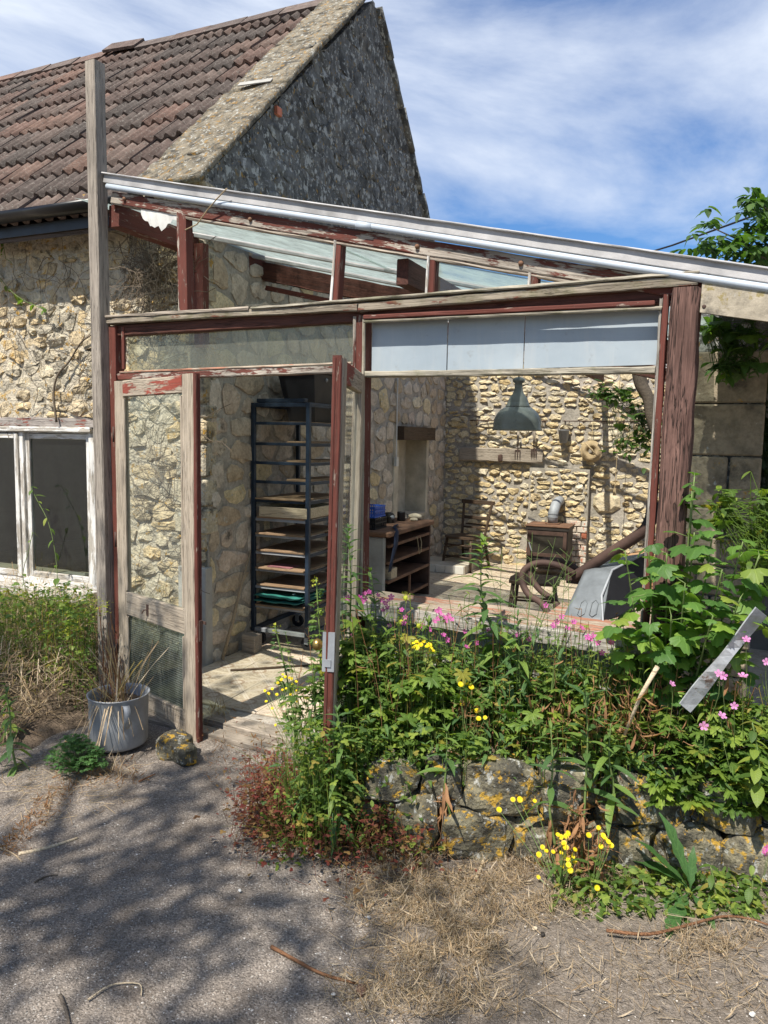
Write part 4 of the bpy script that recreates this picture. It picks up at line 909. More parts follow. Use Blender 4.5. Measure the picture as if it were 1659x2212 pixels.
stk = thingH('leaning_stick', 'long bare stick leaning on the shaded quoins inside the doorway', 'stick', (.20, -.02, .052))
mb = MB(); a = Vector(atH(480, 1425, 2, .06)); b = Vector(atH(525, 1250, 0, .04)); c = Vector(atH(541, 1190, 0, .035)); off = Vector((.20, -.02, .052))
pts = [a-off, (a*.6+b*.4)-off+Vector((.01, 0, .01)), (a*.3+b*.7)-off, b-off, c-off]; mb.tube(pts, [.013, .012, .010, .009, .007], 7)
for k, (u, rr_) in enumerate(((.2, .014), (.5, .013), (.7, .011))): p = (a*(1-u)+b*u)-off; mb.tube([p, p+Vector((.012, -.006, .008))], [.008, .003], 5)
mb.build('stick', m_stick, stk, True)
sp_ = thingH('floor_lath', 'thin dark lath lying across the tiled doorway floor', 'lath', (.25, -.1, .052)); beam('lath', (0, 0, .005), (.62, .48, .005), .018, .01, m_darkwood, sp_)
# counter
ct = thingH('shelf_counter', 'low open shelf counter with rusty shelf edges under a worn top', 'counter', (.0, 2.0, .05))
# coordinates: x 0.02..0.60, y 0..1.62
cx1 = .62; cy0, cy1 = -.28, .86
slab('side_panel', (.03, cy0, 0), (cx1-.04, cy0+.05, .71), m_concrete, ct, bev=.008); slab('end_panel', (.03, cy1-.03, 0), (cx1-.01, cy1, .71), m_rust, ct); slab('back_panel', (.005, cy0+.05, 0), (.03, cy1-.03, .71), m_black, ct)
slab('worktop', (.0, cy0-.03, .715), (cx1+.02, cy1+.02, .76), m_rusty, ct, bev=.01)
for z in (.10, .30, .47, .62): slab('shelf', (.032, cy0+.052, z), (cx1-.03, cy1-.032, z+.012), m_rusty if z > .2 else m_rust, ct, bev=.001); slab('shelf_edge', (cx1-.029, cy0+.052, z-.006), (cx1-.012, cy1-.032, z+.02), m_rusty, ct)
slab('support', (cx1-.03, .3, .12), (cx1-.012, .325, .29), m_rusty, ct)
for (x, y) in ((.05, cy0+.03), (cx1-.05, cy0+.03), (cx1-.05, cy1-.03)): pass
wbx = thingH('pale_wood_box', 'small pale pine box on the open counter shelf', 'box', (.50, 1.86, .05+.313)); [slab('board', (0, .045*k, 0), (.10, .045*k+.043, .10), m_pale, wbx, bev=.002) for k in range(3)]
CT = .812
def put(name, label, cat, x, y, **k): return thingH(name, label, cat, (x, y, CT), **k)
def crate(name, label, mat, x, y, z, a, b, h):
    t_ = thingH(name, label, 'crate', (x, y, z)); mb = MB(); mb.box((0, 0, 0), (a, b, .006))
    for i in range(int(a/.022)+1):
        for yy in (0, b-.004): mb.box((i*.022, yy, .0), (i*.022+.008, yy+.004, h))
    for i in range(int(b/.022)+1):
        for xx in (0, a-.004): mb.box((xx, i*.022, 0), (xx+.004, i*.022+.008, h))
    mb.build('basket_grid', mat, t_)
    for z_ in (.0, h*.5, h-.012): MB().box((-.002, -.002, z_), (a+.002, .0, z_+.012)).box((-.002, b, z_), (a+.002, b+.002, z_+.012)).box((a, 0, z_), (a+.002, b, z_+.012)).box((-.002, 0, z_), (0, b, z_+.012)).build('band', mat, t_)
    return t_
crate('black_crate', 'black plastic mesh crate under the blue one on the counter', m_black, .12, 1.80, CT, .34, .26, .10)
crate('blue_crate', 'bright blue plastic crate stacked on a black crate on the counter', m_blue, .13, 1.81, CT+.104, .32, .24, .10)
for (nm, lb, x, y) in (('dark_canister', 'squat dark metal canister beside the blue crate on the counter', .30, 2.19), ('dark_motor', 'dark round-ended motor casing between canister and mug on the counter', .33, 2.42)):
    t_ = put(nm, lb, 'canister' if 'can' in nm else 'motor', x, y); MB().lathe([(0, 0), (.055, 0), (.06, .02), (.058, .07), (.045, .09), (.02, .098), (0, .1)], 20).build('casing', m_iron, t_, True)
    MB().lathe([(0, .03), (.016, .03), (.02, .02), (.02, 0)], 14, Matrix.Translation((.04, -.035, .05)) @ Matrix.Rotation(R(70), 4, 'Y')).build('cap', m_galv, t_, True); MB().box((-.03, -.065, .0), (.05, -.04, .06)).build('foot', m_iron, t_)
t_ = put('enamel_mug', 'black enamel mug on the counter beside the pale stones', 'mug', .38, 2.62); MB().lathe([(0, 0), (.036, 0), (.04, .004), (.04, .084), (.042, .088), (.037, .086), (.036, .006), (0, .006)], 24).build('mug_body', m_black, t_, True)
mb = MB(); mb.tube([(.038, .0, .07), (.06, .012, .068), (.066, .016, .045), (.056, .012, .02), (.038, 0, .018)], .005, 6); mb.build('handle', m_black, t_, True)
o = thingH('cobble', 'large pale rounded cobble lying on the counter end', 'stone', (.46, 2.80, CT+.03)); boulder(.075, .05, .032, 3, 3, .05, 'stone_body', m_pebble, o, pw=1)
o = thingH('small_cobble', 'smaller pale flat cobble in front of the large one on the counter', 'stone', (.50, 2.66, CT+.015)); boulder(.042, .03, .018, 5, 3, .05, 'stone_body', m_pebble, o, pw=1)
o = thingH('webbing_strap', 'dark navy strap draped over the counter edge beside the crates', 'strap', (.62, 1.8, CT)); V = []
path = [(-.12, .42, .006), (-.08, .3, .012), (-.05, .18, .01), (.0, .10, .01), (.03, .05, -.02), (.035, .02, -.12), (.04, -.06, -.22), (.04, -.12, -.34)]
for i, p in enumerate(path):
    wv = .03 + .012*math.sin(i*1.7); V += [(p[0]-.01, p[1]-wv, p[2]), (p[0], p[1]+wv, p[2]+.004)]
b = MB().add(V, [(2*i, 2*i+1, 2*i+3, 2*i+2) for i in range(len(path)-1)]).build('strap', m_navy, o, True); b.modifiers.new('t', 'SOLIDIFY').thickness = .004
o = thingH('looped_string', 'pale cord looped over a counter shelf', 'cord', (.62, 2.45, .66)); mb = MB(); mb.tube([(-.05, -.02, .03), (.0, -.01, .025), (.01, .0, -.05), (.012, .03, -.14), (.01, .08, -.13), (.006, .1, -.04), (-.01, .1, .02)], .004, 6); mb.build('loop', m_rope, o, True)
# light switch & conduit
o = thingH('light_switch', 'small white switch with conduit on the inner gable wall by the recess', 'switch', (.02, 3.28, 1.32)); slab('switch_box', (0, 0, 0), (.03, .07, .1), m_whitep, o); mb = MB(); mb.tube([(.012, .035, .1), (.012, .035, .95)], .008, 6); mb.build('conduit', m_whitep, o)
# rear wall hangings (rear wall face y=5.05)
def rail(x0, x1, label, n):
    o = thingH('hook_rail', label, 'hook rail', ((x0+x1)/2, 5.0, 1.865)); w = (x1-x0)/2; mb = MB(); mb.tube([(-w, 0, 0), (w, 0, 0)], .007, 6); mb.build('bar', m_rust, o)
    for sx in (-1, 1): mb = MB(); mb.tube([(sx*w*.95, .06, 0), (sx*w*.95, 0, 0)], .009, 6); mb.build('bracket', m_rust, o)
    for k in range(n): x = -w+2*w*(k+.7)/n; mb = MB(); mb.tube([(x, 0, .0), (x, -.012, -.03), (x, -.02, -.06), (x, -.035, -.062), (x, -.04, -.045)], .0035, 5); mb.build('hook', m_rust, o)
rail(.35, 1.32, 'iron hook rail on the rear wall behind the lamp', 7); rail(1.51, 2.62, 'iron hook rail on the rear wall above the rope coil', 9)
def fork(x, z, n, label, L_=.17):
    o = thingH('hand_fork', label, 'hand fork', (x, 4.95, z)); mb = MB(); mb.tube([(0, 0, 0), (0, 0, L_)], [.016, .014], 8); mb.build('wood_handle', m_grey, o, True)
    mb = MB(); mb.tube([(0, 0, 0), (0, 0, -.06)], .007, 6); mb.tube([(-.03, 0, -.06), (.03, 0, -.06)], .006, 6)
    for k in range(n): xx = -.03+.06*k/(n-1); mb.tube([(xx, 0, -.06), (xx, -.01, -.12), (xx, -.004, -.17)], [.006, .005, .002], 5)
    mb.build('tines', m_rust, o)
fork(.99, 1.56, 3, 'three pronged hand fork hanging on the rear wall plank, left of its pair'); fork(1.19, 1.58, 4, 'four pronged hand fork hanging on the rear wall plank, right of its pair', .2)
o = thingH('wall_hook', 'small carved wooden hook at the middle of the wall plank', 'hook', (.77, 4.97, 1.40)); boulder(.03, .03, .05, 6, 2, .2, 'hook_body', m_rust, o)
o = thingH('tin_pail', 'small grey tin pail hanging from the hook rail on the rear wall', 'pail', (1.545, 4.94, 1.60)); MB().lathe([(0, 0), (.045, 0), (.066, .15), (.07, .152), (.07, .158), (.062, .156), (.042, .006), (0, .006)], 20).build('pail_body', m_galv, o, True)
mb = MB(); mb.tube([(-.066, 0, .15), (-.05, 0, .2), (0, 0, .235), (.05, 0, .2), (.066, 0, .15)], .003, 5); mb.build('handle', m_rust, o)
o = thingH('rope_coil', 'round coil of pale rope hanging on the rear wall beneath the hook rail', 'rope', (1.875, 4.96, 1.51)); mb = MB(); pts = []
for k in range(0, 9*22): q_ = 2*math.pi*k/22; lay = k/22; rr_ = .036+.0098*lay; pts.append((rr_*math.cos(q_), -.045*math.sin(math.pi*min(1, lay/8.5))-.004*math.sin(q_*3+lay), rr_*1.04*math.sin(q_)))
mb.tube(pts, .009, 6); mb.build('coil', m_rope, o, True)
mb = MB(); mb.tube([(-.06, -.04, .09), (.0, -.055, .03), (.07, -.045, -.05)], .011, 6); mb.tube([(.0, 0, .12), (.0, 0.02, .34)], .004, 5); mb.build('binding', m_rope, o, True)
o = thingH('hanging_string', 'long thin string hanging from the roof before the rear wall', 'string', (2.2, 4.6, 1.0)); mb = MB(); mb.tube([(0, 0, .1), (.01, 0, .6), (-.005, 0, 1.0), (0, 0, 1.5)], .004, 5); mb.tube([(0, 0, .1), (0, 0, .02)], [.016, .02], 8); mb.build('string', m_rope, o)
# stove
sv = thingH('wood_stove', 'rusty brown iron wood burning stove before the chimney breast', 'stove', (1.50, 4.52, .05)); w = .235
slab('firebox', (-w, -.14, .10), (w, .22, .575), m_iron, sv, bev=.008); slab('top_plate', (-w-.02, -.17, .585), (w+.02, .25, .60), m_rusty, sv, bev=.004); slab('rim', (-w-.012, -.16, .545), (w+.012, .24, .583), m_iron, sv)
for (a, b) in (((-w+.01, -.165, .24), (-w+.05, -.142, .535)), ((w-.05, -.165, .24), (w-.01, -.142, .535)), ((-w+.052, -.165, .24), (w-.052, -.142, .28)), ((-w+.052, -.165, .49), (w-.052, -.142, .535))): slab('door_frame', a, b, m_rust, sv)
mkobj('door_glass', [(-w+.05, -.15, .28), (w-.05, -.15, .28), (w-.05, -.15, .49), (-w+.05, -.15, .49)], [(0, 1, 2, 3)], plain('sooty_glass', (.03, .026, .02), .15, spec=.6), sv)
slab('ash_door', (-w+.07, -.158, .12), (w-.07, -.142, .215), m_iron, sv); MB().lathe([(0, .02), (.012, .016), (.012, 0)], 12, Matrix.Translation((0, -.158, .165)) @ Matrix.Rotation(R(90), 4, 'X')).build('ash_knob', m_galv, sv, True)
mb = MB(); mb.tube([(-w+.035, -.17, .38), (-w+.04, -.2, .40), (-w+.06, -.205, .34), (-w+.075, -.2, .30)], .007, 6); mb.build('door_handle', m_galv, sv)
for x in (-w+.03, w-.03): 
    for y in (-.12, .2): slab('leg', (x-.02, y-.02, 0), (x+.02, y+.02, .1), m_iron, sv)
fp = MB(); fp.lathe([(.085, 0), (.085, .012), (.062, .014), (.062, .0)], 22, Matrix.Translation((.02, .06, .602)), True); fp.build('flue_collar', m_rusty, sv)
fp = MB(); fp.tube([(.02, .06, .61), (.02, .06, .72), (.03, .085, .775), (.035, .16, .83), (.035, .27, .85), (.035, .42, .855)], .059, 22); fp.build('flue_elbow', m_galv, sv, True)
mb = MB(); [mb.tube([(.02, .06, z_), (.02, .06, z_+.012)], .0625, 22) for z_ in (.68, .72)]; mb.build('flue_ring', m_galv, sv)
# chairs
def chair(name, label, x, y, rz, back=True, sh=.44, sc=1.):
    c = thingH(name, label, 'chair' if back else 'stool', (x, y, .05), rz); w, d = .2, .19
    V = [(-w*.85, d, sh), (w*.85, d, sh), (w*1.02, .02, sh), (w, -d*.8, sh), (w*.7, -d*1.08, sh), (0, -d*1.15, sh), (-w*.7, -d*1.08, sh), (-w, -d*.8, sh), (-w*1.02, .02, sh)]; n = len(V)
    V2 = V+[(a*1.0, b, z-.022) for a, b, z in V]+[(a*.9, b*.9, z+.004) for a, b, z in V]
    mkobj('seat', V2, [tuple(range(2*n-1, n-1, -1)), tuple(range(2*n, 3*n))]+[(i, (i+1) % n, 2*n+(i+1) % n, 2*n+i) for i in range(n)]+[(n+i, n+(i+1) % n, (i+1) % n, i) for i in range(n)], m_darkwood, c)
    def tb(nm, a, b, r0, r1): mb = MB(); a = Vector(a); b = Vector(b); mb.tube([a, a.lerp(b, .5), b], [r0, (r0+r1)/2*1.1, r1], 9); mb.build(nm, m_darkwood, c, True)
    F_ = [(-w*.85, -d*.85), (w*.85, -d*.85)]
    for sx in (-1, 1):
        tb('leg', (sx*w*.82, -d*.8, sh-.02), (sx*w*1.0, -d*1.05, 0), .017, .014)
        if back: tb('leg', (sx*w*.78, d*.95, sh), (sx*w*.9, d*1.5, 0), .017, .015); beam('back_post', (sx*w*.8, d*.98, sh-.02), (sx*w*1.0, d*1.5, sh+.40), .03, .022, m_darkwood, c)
        else: tb('leg', (sx*w*.75, d*.85, sh-.02), (sx*w*.95, d*1.1, 0), .017, .014)
        for z in (.14, .27): tb('side_stretcher', (sx*w*.93, -d*.95, z), (sx*w*.88, d*1.15, z-.01), .009, .009)
    for z in (.17, .31): tb('stretcher', (-w*.92, -d*.95, z), (w*.92, -d*.95, z), .009, .009)
    tb('stretcher', (-w*.88, d*1.15, .2), (w*.88, d*1.15, .2), .009, .009)
    if back:
        beam('top_rail', (-w*1.15, d*1.5, sh+.39), (w*1.15, d*1.5, sh+.39), .022, .05, m_darkwood, c); beam('back_rail', (-w*.92, d*1.3, sh+.20), (w*.92, d*1.3, sh+.20), .018, .04, m_darkwood, c); beam('back_rail', (-w*.85, d*1.15, sh+.08), (w*.85, d*1.15, sh+.08), .016, .025, m_darkwood, c)
        slab('book_rest', (-w*.9, d*1.6, sh+.1), (w*.9, d*1.9, sh+.115), m_darkwood, c)
    return c
chair('wooden_chair', 'dark wooden chapel chair with a back in the far corner of the room', .50, 4.45, R(-14), sh=.41)
chair('wooden_stool', 'dark wooden backless stool standing just behind the sill before the stove', 1.87, 1.90, R(8), False, sh=.44)
# wheelbarrow tipped up behind the sill
wbw = thing('wheelbarrow', 'upended galvanised wheelbarrow resting on the sill, rusty tube frame in the air', 'wheelbarrow', (2.7, .30, .85))
off = Vector((2.7, .30, .85))
def A(x, y, Y): return at(x, y, 1, Y) - off
c0 = [A(1213, 1341, .10), A(1303, 1343, .10), A(1322, 1232, .38), A(1262, 1232, .44)]
n, mm_ = 12, 8; V = []
for i in range(n+1):
    t = i/n
    for j in range(mm_+1):
        u = j/mm_; p = (c0[0].lerp(c0[3], t)).lerp(c0[1].lerp(c0[2], t), u); bulge = .03*math.sin(math.pi*min(1, t*1.0))**.7
        p = p + Vector((-.35, -.93, .0))*(-bulge*.2) ; p += Vector((-.0*math.sin(t*3.1), -.02*math.sin(math.pi*t)*1.0, .012*math.sin(math.pi*u)*t))
        V.append(p)
o = MB().add(V, [(i*(mm_+1)+j, i*(mm_+1)+j+1, (i+1)*(mm_+1)+j+1, (i+1)*(mm_+1)+j) for i in range(n) for j in range(mm_)]).build('tray', m_galvd, wbw, True); o.modifiers.new('t', 'SOLIDIFY').thickness = .004
V = []
for i in range(n+1):
    t = i/n; p = c0[1].lerp(c0[2], t)+Vector((0, -.02*math.sin(math.pi*t), 0)); V += [p, p+Vector((.10, .30+.05*math.sin(3.1*t), .02+.03*t))]
MB().add(V, [(2*i, 2*i+1, 2*i+3, 2*i+2) for i in range(n)]).build('tray_side', m_black, wbw, True)
p0, p1 = V[-2], V[-1]; q0 = c0[3]+Vector((0, 0, 0))
MB().add([c0[3], c0[2], p1, c0[3]+Vector((.05, .32, .02))], [(0, 1, 2, 3)]).build('tray_end', m_galvd, wbw)
mb = MB(); mb.tube([c0[0], c0[1], c0[1].lerp(c0[2], .5)+Vector((-.02, -.035, 0)), c0[2], p1], .006, 6); mb.build('rolled_rim', m_galv, wbw, True)
for u in (.42, .72):
    a = c0[0].lerp(c0[1], u); b = c0[3].lerp(c0[2], u); mb = MB(); d_ = (c0[1]-c0[0])*.08; e = Vector((0, -.021, 0))
    pts = [a.lerp(b, .15)-d_+e*.7, a.lerp(b, .36)-d_+e, a.lerp(b, .42)+e, a.lerp(b, .36)+d_+e, a.lerp(b, .15)+d_+e*.7, a.lerp(b, .1)+e*.6, a.lerp(b, .15)-d_+e*.7]; mb.tube(pts, .0026, 5); mb.build('pressed_rib', m_galvd, wbw, True)
T = lambda pts, rad: [Vector(p) for p in pts]
def spline(P, n=6):
    out_ = []; P = [Vector(p) for p in P]
    for i in range(len(P)-1):
        a = P[max(i-1, 0)]; b = P[i]; c = P[i+1]; d_ = P[min(i+2, len(P)-1)]
        for k in range(n): t = k/n; out_.append(.5*((2*b)+(c-a)*t+(2*a-5*b+4*c-d_)*t*t+(3*b-a-3*c+d_)*t**3))
    return out_+[P[-1]]
mb = MB(); mb.tube(spline([A(1406, 1122, .42), A(1392, 1145, .42), A(1370, 1162, .43), A(1310, 1200, .46), A(1250, 1240, .48), A(1236, 1246, .48)]), .0265, 12); mb.build('handle_tube', m_rust, wbw, True)
mb = MB(); mb.tube(spline([A(1411, 1085, .42), A(1407, 1118, .42), A(1399, 1136, .42)]), .029, 12); mb.build('rubber_grip', m_rubber, wbw, True)
mb = MB(); mb.tube(spline([A(1240, 1240, .46), A(1206, 1222, .42), A(1165, 1216, .40), A(1134, 1230, .38), A(1128, 1256, .36), A(1142, 1284, .34), A(1170, 1304, .32), A(1192, 1338, .30)]), .0165, 12); mb.build('frame_loop', m_rust, wbw, True)
mb = MB(); mb.tube(spline([A(1250, 1232, .62), A(1220, 1214, .62), A(1180, 1210, .62), A(1152, 1222, .62), A(1148, 1248, .60), A(1168, 1276, .58), A(1200, 1300, .54), A(1214, 1335, .50)]), .0155, 12); mb.build('frame_loop', m_rust, wbw, True)
slab('axle_bracket', tuple(A(1238, 1247, .52)+Vector((-.03, -.02, -.03))), tuple(A(1238, 1247, .52)+Vector((.05, .06, .02))), m_rust, wbw)
# straw heap and white tub behind the sill at the right
sh_ = thingH('straw_heap', 'heap of reddish straw against the rear wall behind the wheelbarrow', 'straw', (2.75, 4.3, .05)); cl = MB(); r = random.Random(8)
for k in range(1500):
    q_ = r.uniform(0, 6.28); rr_ = r.random()**.6*.55; z = (.55-rr_)*r.random()*1.2+.03; p = Vector((rr_*math.cos(q_)*1.0, rr_*math.sin(q_)*.9, z)); d_ = Vector((r.uniform(-1, 1), r.uniform(-1, 1), r.uniform(-.5, .3))).normalized()*r.uniform(.04, .12)
    s_ = Vector((-d_.y, d_.x, 0)).normalized()*.004; cl.add([p-d_-s_, p-d_+s_, p+d_+s_, p+d_-s_], [(0, 1, 2, 3)], tint=r.random())
cl.build('loose_straw', m_straw, sh_, kind='stuff'); boulder(.5, .42, .3, 4, 3, .15, 'heap_body', m_straw, sh_, (0, 0, .12))
for i, (x, y) in enumerate(((2.35, 3.2), (2.5, 2.75))): o = thingH('white_flint', ('larger' if i == 0 else 'smaller')+' white flint lying in front of the straw heap', 'stone', (x, y, .12)); boulder(.09-.02*i, .08, .08, 7+i, 3, .25, 'stone_body', m_enamelw, o)
# galvanised pot outside
pt = thing('galvanised_pot', 'battered galvanised cooking pot of dead stems by the tall post', 'pot', (.17, -.31, .03))
pp = at(258, 1603, 2, .02); pt.location = (pp.x, pp.y, .015)
r = random.Random(6); n = 36; prof = [(.128, 0), (.138, .006), (.145, .02), (.148, .14), (.152, .262), (.158, .268), (.160, .274), (.152, .272), (.146, .26), (.140, .02), (.0, .015)]
V = []; 
for i, (rr_, z) in enumerate(prof):
    for k in range(n): q_ = 2*math.pi*k/n; e = 1+.035*math.cos(2*q_+.6)*(z/.27)+.010*N(q_*2, z*9); V.append((rr_*e*math.cos(q_), rr_*e*math.sin(q_), z+.005*math.cos(q_)))
Fc = [(i*n+k, i*n+(k+1) % n, (i+1)*n+(k+1) % n, (i+1)*n+k) for i in range(len(prof)-1) for k in range(n)]; mkobj('pot_body', V, Fc, m_galv, pt, True)
boulder(.125, .125, .03, 2, 3, .1, 'soil', m_dirt, pt, (0, 0, .215), pw=1)
hd = R(-30); e1 = Vector((math.cos(hd), math.sin(hd), 0)); t1 = Vector((-e1.y, e1.x, 0))
mb = MB(); V = []; pts = spline([e1*.150+Vector((0, 0, .245)), e1*.175+Vector((0, 0, .25)), e1*.195+Vector((0, 0, .225)), e1*.19+Vector((0, 0, .18)), e1*.16+Vector((0, 0, .14)), e1*.148+Vector((0, 0, .13))])
for p in pts: V += [p-t1*.016, p+t1*.016]
o = mb.add(V, [(2*i, 2*i+1, 2*i+3, 2*i+2) for i in range(len(pts)-1)]).build('side_handle', m_galv, pt, True); o.modifiers.new('t', 'SOLIDIFY').thickness = .004
# loose stones at the door
p = at(378, 1612, 2, .05); o = thing('rubble_block', 'larger weathered stone block propping the open door', 'stone', (p.x, p.y, .0)); boulder(.085, .07, .065, 9, 3, .16, 'stone_body', m_low, o, (0, 0, .055), .4)
p = at(397, 1632, 2, .03); o = thing('rubble_block', 'smaller block stone in front of the one propping the door', 'stone', (p.x, p.y, .0)); boulder(.072, .05, .05, 12, 3, .14, 'stone_body', m_low, o, (0, 0, .042), -.3, pw=.5)
p = at(165, 1630, 2, .05); o = thing('bank_stone', 'pale square stone half buried left of the green parsley-like weed', 'stone', (p.x, p.y, .03)); boulder(.09, .06, .05, 22, 3, .14, 'stone_body', m_pier, o, (0, 0, .03), .2, pw=.5)
p = at(770, 1590, 2, .36); o = thing('bed_stone', 'pale lichened stone at the left end of the flower bed beside the open door', 'stone', (p.x, p.y, .28)); boulder(.10, .08, .08, 32, 3, .16, 'stone_body', m_low, o, (0, 0, .03), .2, pw=.55)
p = at(1310, 1550, 2, .42); o = thing('bed_stone', 'grey stone among dead leaves on top of the garden wall', 'stone', (p.x, p.y, .36)); boulder(.07, .06, .08, 33, 3, .16, 'stone_body', m_low, o, (0, 0, .04), .6, pw=.55)
# bent metal strip leaning in the bed
ms = thing('metal_strip', 'bent strip of grey galvanised sheet leaning among leaves at the right', 'metal strip', (3.2, -.15, .5)); V = []; n = 12; oo = Vector((3.2, -.15, .5))
for i in range(n+1):
    t = i/n; x = 1480+(1645-1480)*t; y = 1530-(1530-1322)*t; wpx = 16-2*t+2*math.sin(t*8)
    a = at(x-wpx*.72, y-wpx*.6, 1, -.28+.012*math.sin(t*5)); b = at(x+wpx*.72, y+wpx*.6, 1, -.25+.02*math.sin(t*9)); V += [a-oo, b-oo]
o = MB().add(V, [(2*i, 2*i+1, 2*i+3, 2*i+2) for i in range(n)]).build('strip', m_strip, ms); o.modifiers.new('t', 'SOLIDIFY').thickness = .005
# overhead cable
cb_ = thing('overhead_cable', 'black cable crossing the sky behind the elder leaves', 'cable', (4, 6, 4)); a = at(1405, 540, 1, 6.)-Vector((4, 6, 4)); b = at(1700, 440, 1, 4.5)-Vector((4, 6, 4)); a = a+(a-b)*.6; mb = MB(); mb.tube([a, a.lerp(b, .5)+Vector((0, 0, -.03)), b, b+(b-a)], .010, 6); mb.build('cable', m_cable, cb_)
# ------------------------------------------------------------------ leaf templates (base at origin, growing along +Y, face up +Z)
def t_strip(L_, Wd, n=4, prof=None, droop=.2, fold=.25, serr=0., wave=0.):
    V = []; uv = []; prof = prof or (lambda t: math.sin(math.pi*min(1, t*.96+.03))**.8)
    for i in range(n+1):
        t = i/n; w = Wd/2*prof(t)*(1+(serr if i % 2 else -serr)); y = L_*t; z = -droop*L_*t*t + wave*L_*math.sin(t*9)
        V += [(-w, y, z+fold*w), (0, y, z), (w, y, z+fold*w)]; uv += [(-1, t), (0, t), (1, t)]
    Fc = []
    for i in range(n): a = 3*i; Fc += [(a, a+1, a+4, a+3), (a+1, a+2, a+5, a+4)]
    return V, Fc, uv
def t_fan(outline, cup=.12, mid=.55, droop=.1):
    """outline in polar (angle from +Y, radius), petiole point at the origin"""
    V = [(0, 0, 0)]; uv = [(0, 0)]
    for k, f in ((0, mid), (1, 1.)):
        for (a, r_) in outline:
            x, y = r_*f*math.sin(a), r_*f*math.cos(a); V.append((x, y, cup*abs(x)*(.5 if k == 0 else 1)*1. - droop*(x*x+y*y)/1.*(1 if k else .4)+ (0 if k else .02))); uv.append((a/math.pi, f*r_))
    n = len(outline); Fc = [(0, i+1, i+2) for i in range(n-1)]+[(1+i, 1+n+i, 1+n+i+1, 1+i+1) for i in range(n-1)]
    return V, Fc, uv
def lobed(nl, span, deep, teeth=3, tip=.15, r0=1.):
    out_ = [(-span*1.02, r0*.35)]
    for l in range(nl):
        a0 = -span + 2*span*(l+.5)/nl; wv = span/nl; rl = r0*(1-.28*abs(a0)/span*(.6))
        out_ += [(a0-wv*.62, rl*(1-deep*.55)), (a0-wv*.42, rl*(1-tip*1.1)), (a0-wv*.2, rl*(1-tip*1.5)), (a0, rl), (a0+wv*.2, rl*(1-tip*1.5)), (a0+wv*.42, rl*(1-tip*1.1)), (a0+wv*.62, rl*(1-deep*.55))]
        if l < nl-1: out_.append((a0+wv, rl*(1-deep)))
    out_.append((span*1.02, r0*.35)); return out_
T_cran = [t_fan(lobed(5, 2.45, .62), .15, .5, .25), t_fan(lobed(5, 2.3, .55), -.1, .5, .1), t_fan(lobed(7, 2.6, .6), .2, .5, .35)]
T_curr = [t_fan(lobed(3, 2.0, .30, tip=.07), .12, .5, .30), t_fan(lobed(5, 2.3, .28, tip=.07), .15, .5, .4), t_fan(lobed(3, 1.9, .34, tip=.08), -.08, .5, .25)]
T_small = [t_strip(1, .62, 3, droop=.2), t_strip(1, .5, 4, droop=.4, serr=.12), t_fan(lobed(3, 2.0, .45), .1, .5, .2)]
T_lance = [t_strip(1, .27, 5, lambda t: math.sin(math.pi*min(1, .12+t*.88))**.9, .25, .3), t_strip(1, .23, 5, lambda t: math.sin(math.pi*min(1, .12+t*.88))**.9, .55, .3), t_strip(1, .30, 5, lambda t: math.sin(math.pi*min(1, .15+t*.85)), .8, .25)]
T_ov = [t_strip(1, .55, 5, lambda t: math.sin(math.pi*min(1, .06+t*.94))**.75*(1.1-.3*t), .25, .2), t_strip(1, .48, 5, lambda t: math.sin(math.pi*min(1, .06+t*.94))**.75*(1.1-.3*t), .5, .15)]
T_blade = [t_strip(1, .035, 5, lambda t: 1-t**2*.95, .35, .3), t_strip(1, .03, 5, lambda t: 1-t**2*.95, .75, .3), t_strip(1, .03, 5, lambda t: 1-t**2*.95, .1, .3)]
T_curl = [t_strip(1, .16, 5, None, -.9, .9, wave=.12), t_strip(1, .12, 5, None, .9, -.9, wave=.16), t_strip(1, .07, 6, None, .3, .5, wave=.2), t_strip(1, .26, 4, None, -1.3, 1.2), t_strip(1.4, .05, 6, None, .6, .4, wave=.15)]
T_straw = [t_strip(1, .014, 2, lambda t: 1, .05, 0), t_strip(1, .02, 3, lambda t: 1, .15, 0), t_strip(1, .012, 3, lambda t: 1, -.2, 0)]
def meshes(tm, mat, name='leaf'):
    res = []
    for V, Fc, uv in tm:
        o = mkobj(name, V, Fc, mat, None, True, uv=uv); res.append(o.data); bpy.data.objects.remove(o)
    return res
LM = {'curr': meshes(T_curr, m_curr), 'lance': meshes(T_lance, m_herb), 'dock': None, 'ov': meshes(T_ov, m_bush), 'mixov': meshes(T_ov, m_mix), 'cran': meshes(T_cran, m_cran), 'brown': meshes(T_curl, m_brown)}
def eul(yaw, pitch, roll): return (Matrix.Rotation(yaw, 3, 'Z') @ Matrix.Rotation(pitch, 3, 'X') @ Matrix.Rotation(roll, 3, 'Y')).to_euler()
def leafobj(me, parent, pos, yaw, pitch, roll, sc, name='leaf'):
    o = link(name, me, parent, pos); o.rotation_euler = eul(yaw, pitch, roll); o.scale = (sc, sc, sc); return o
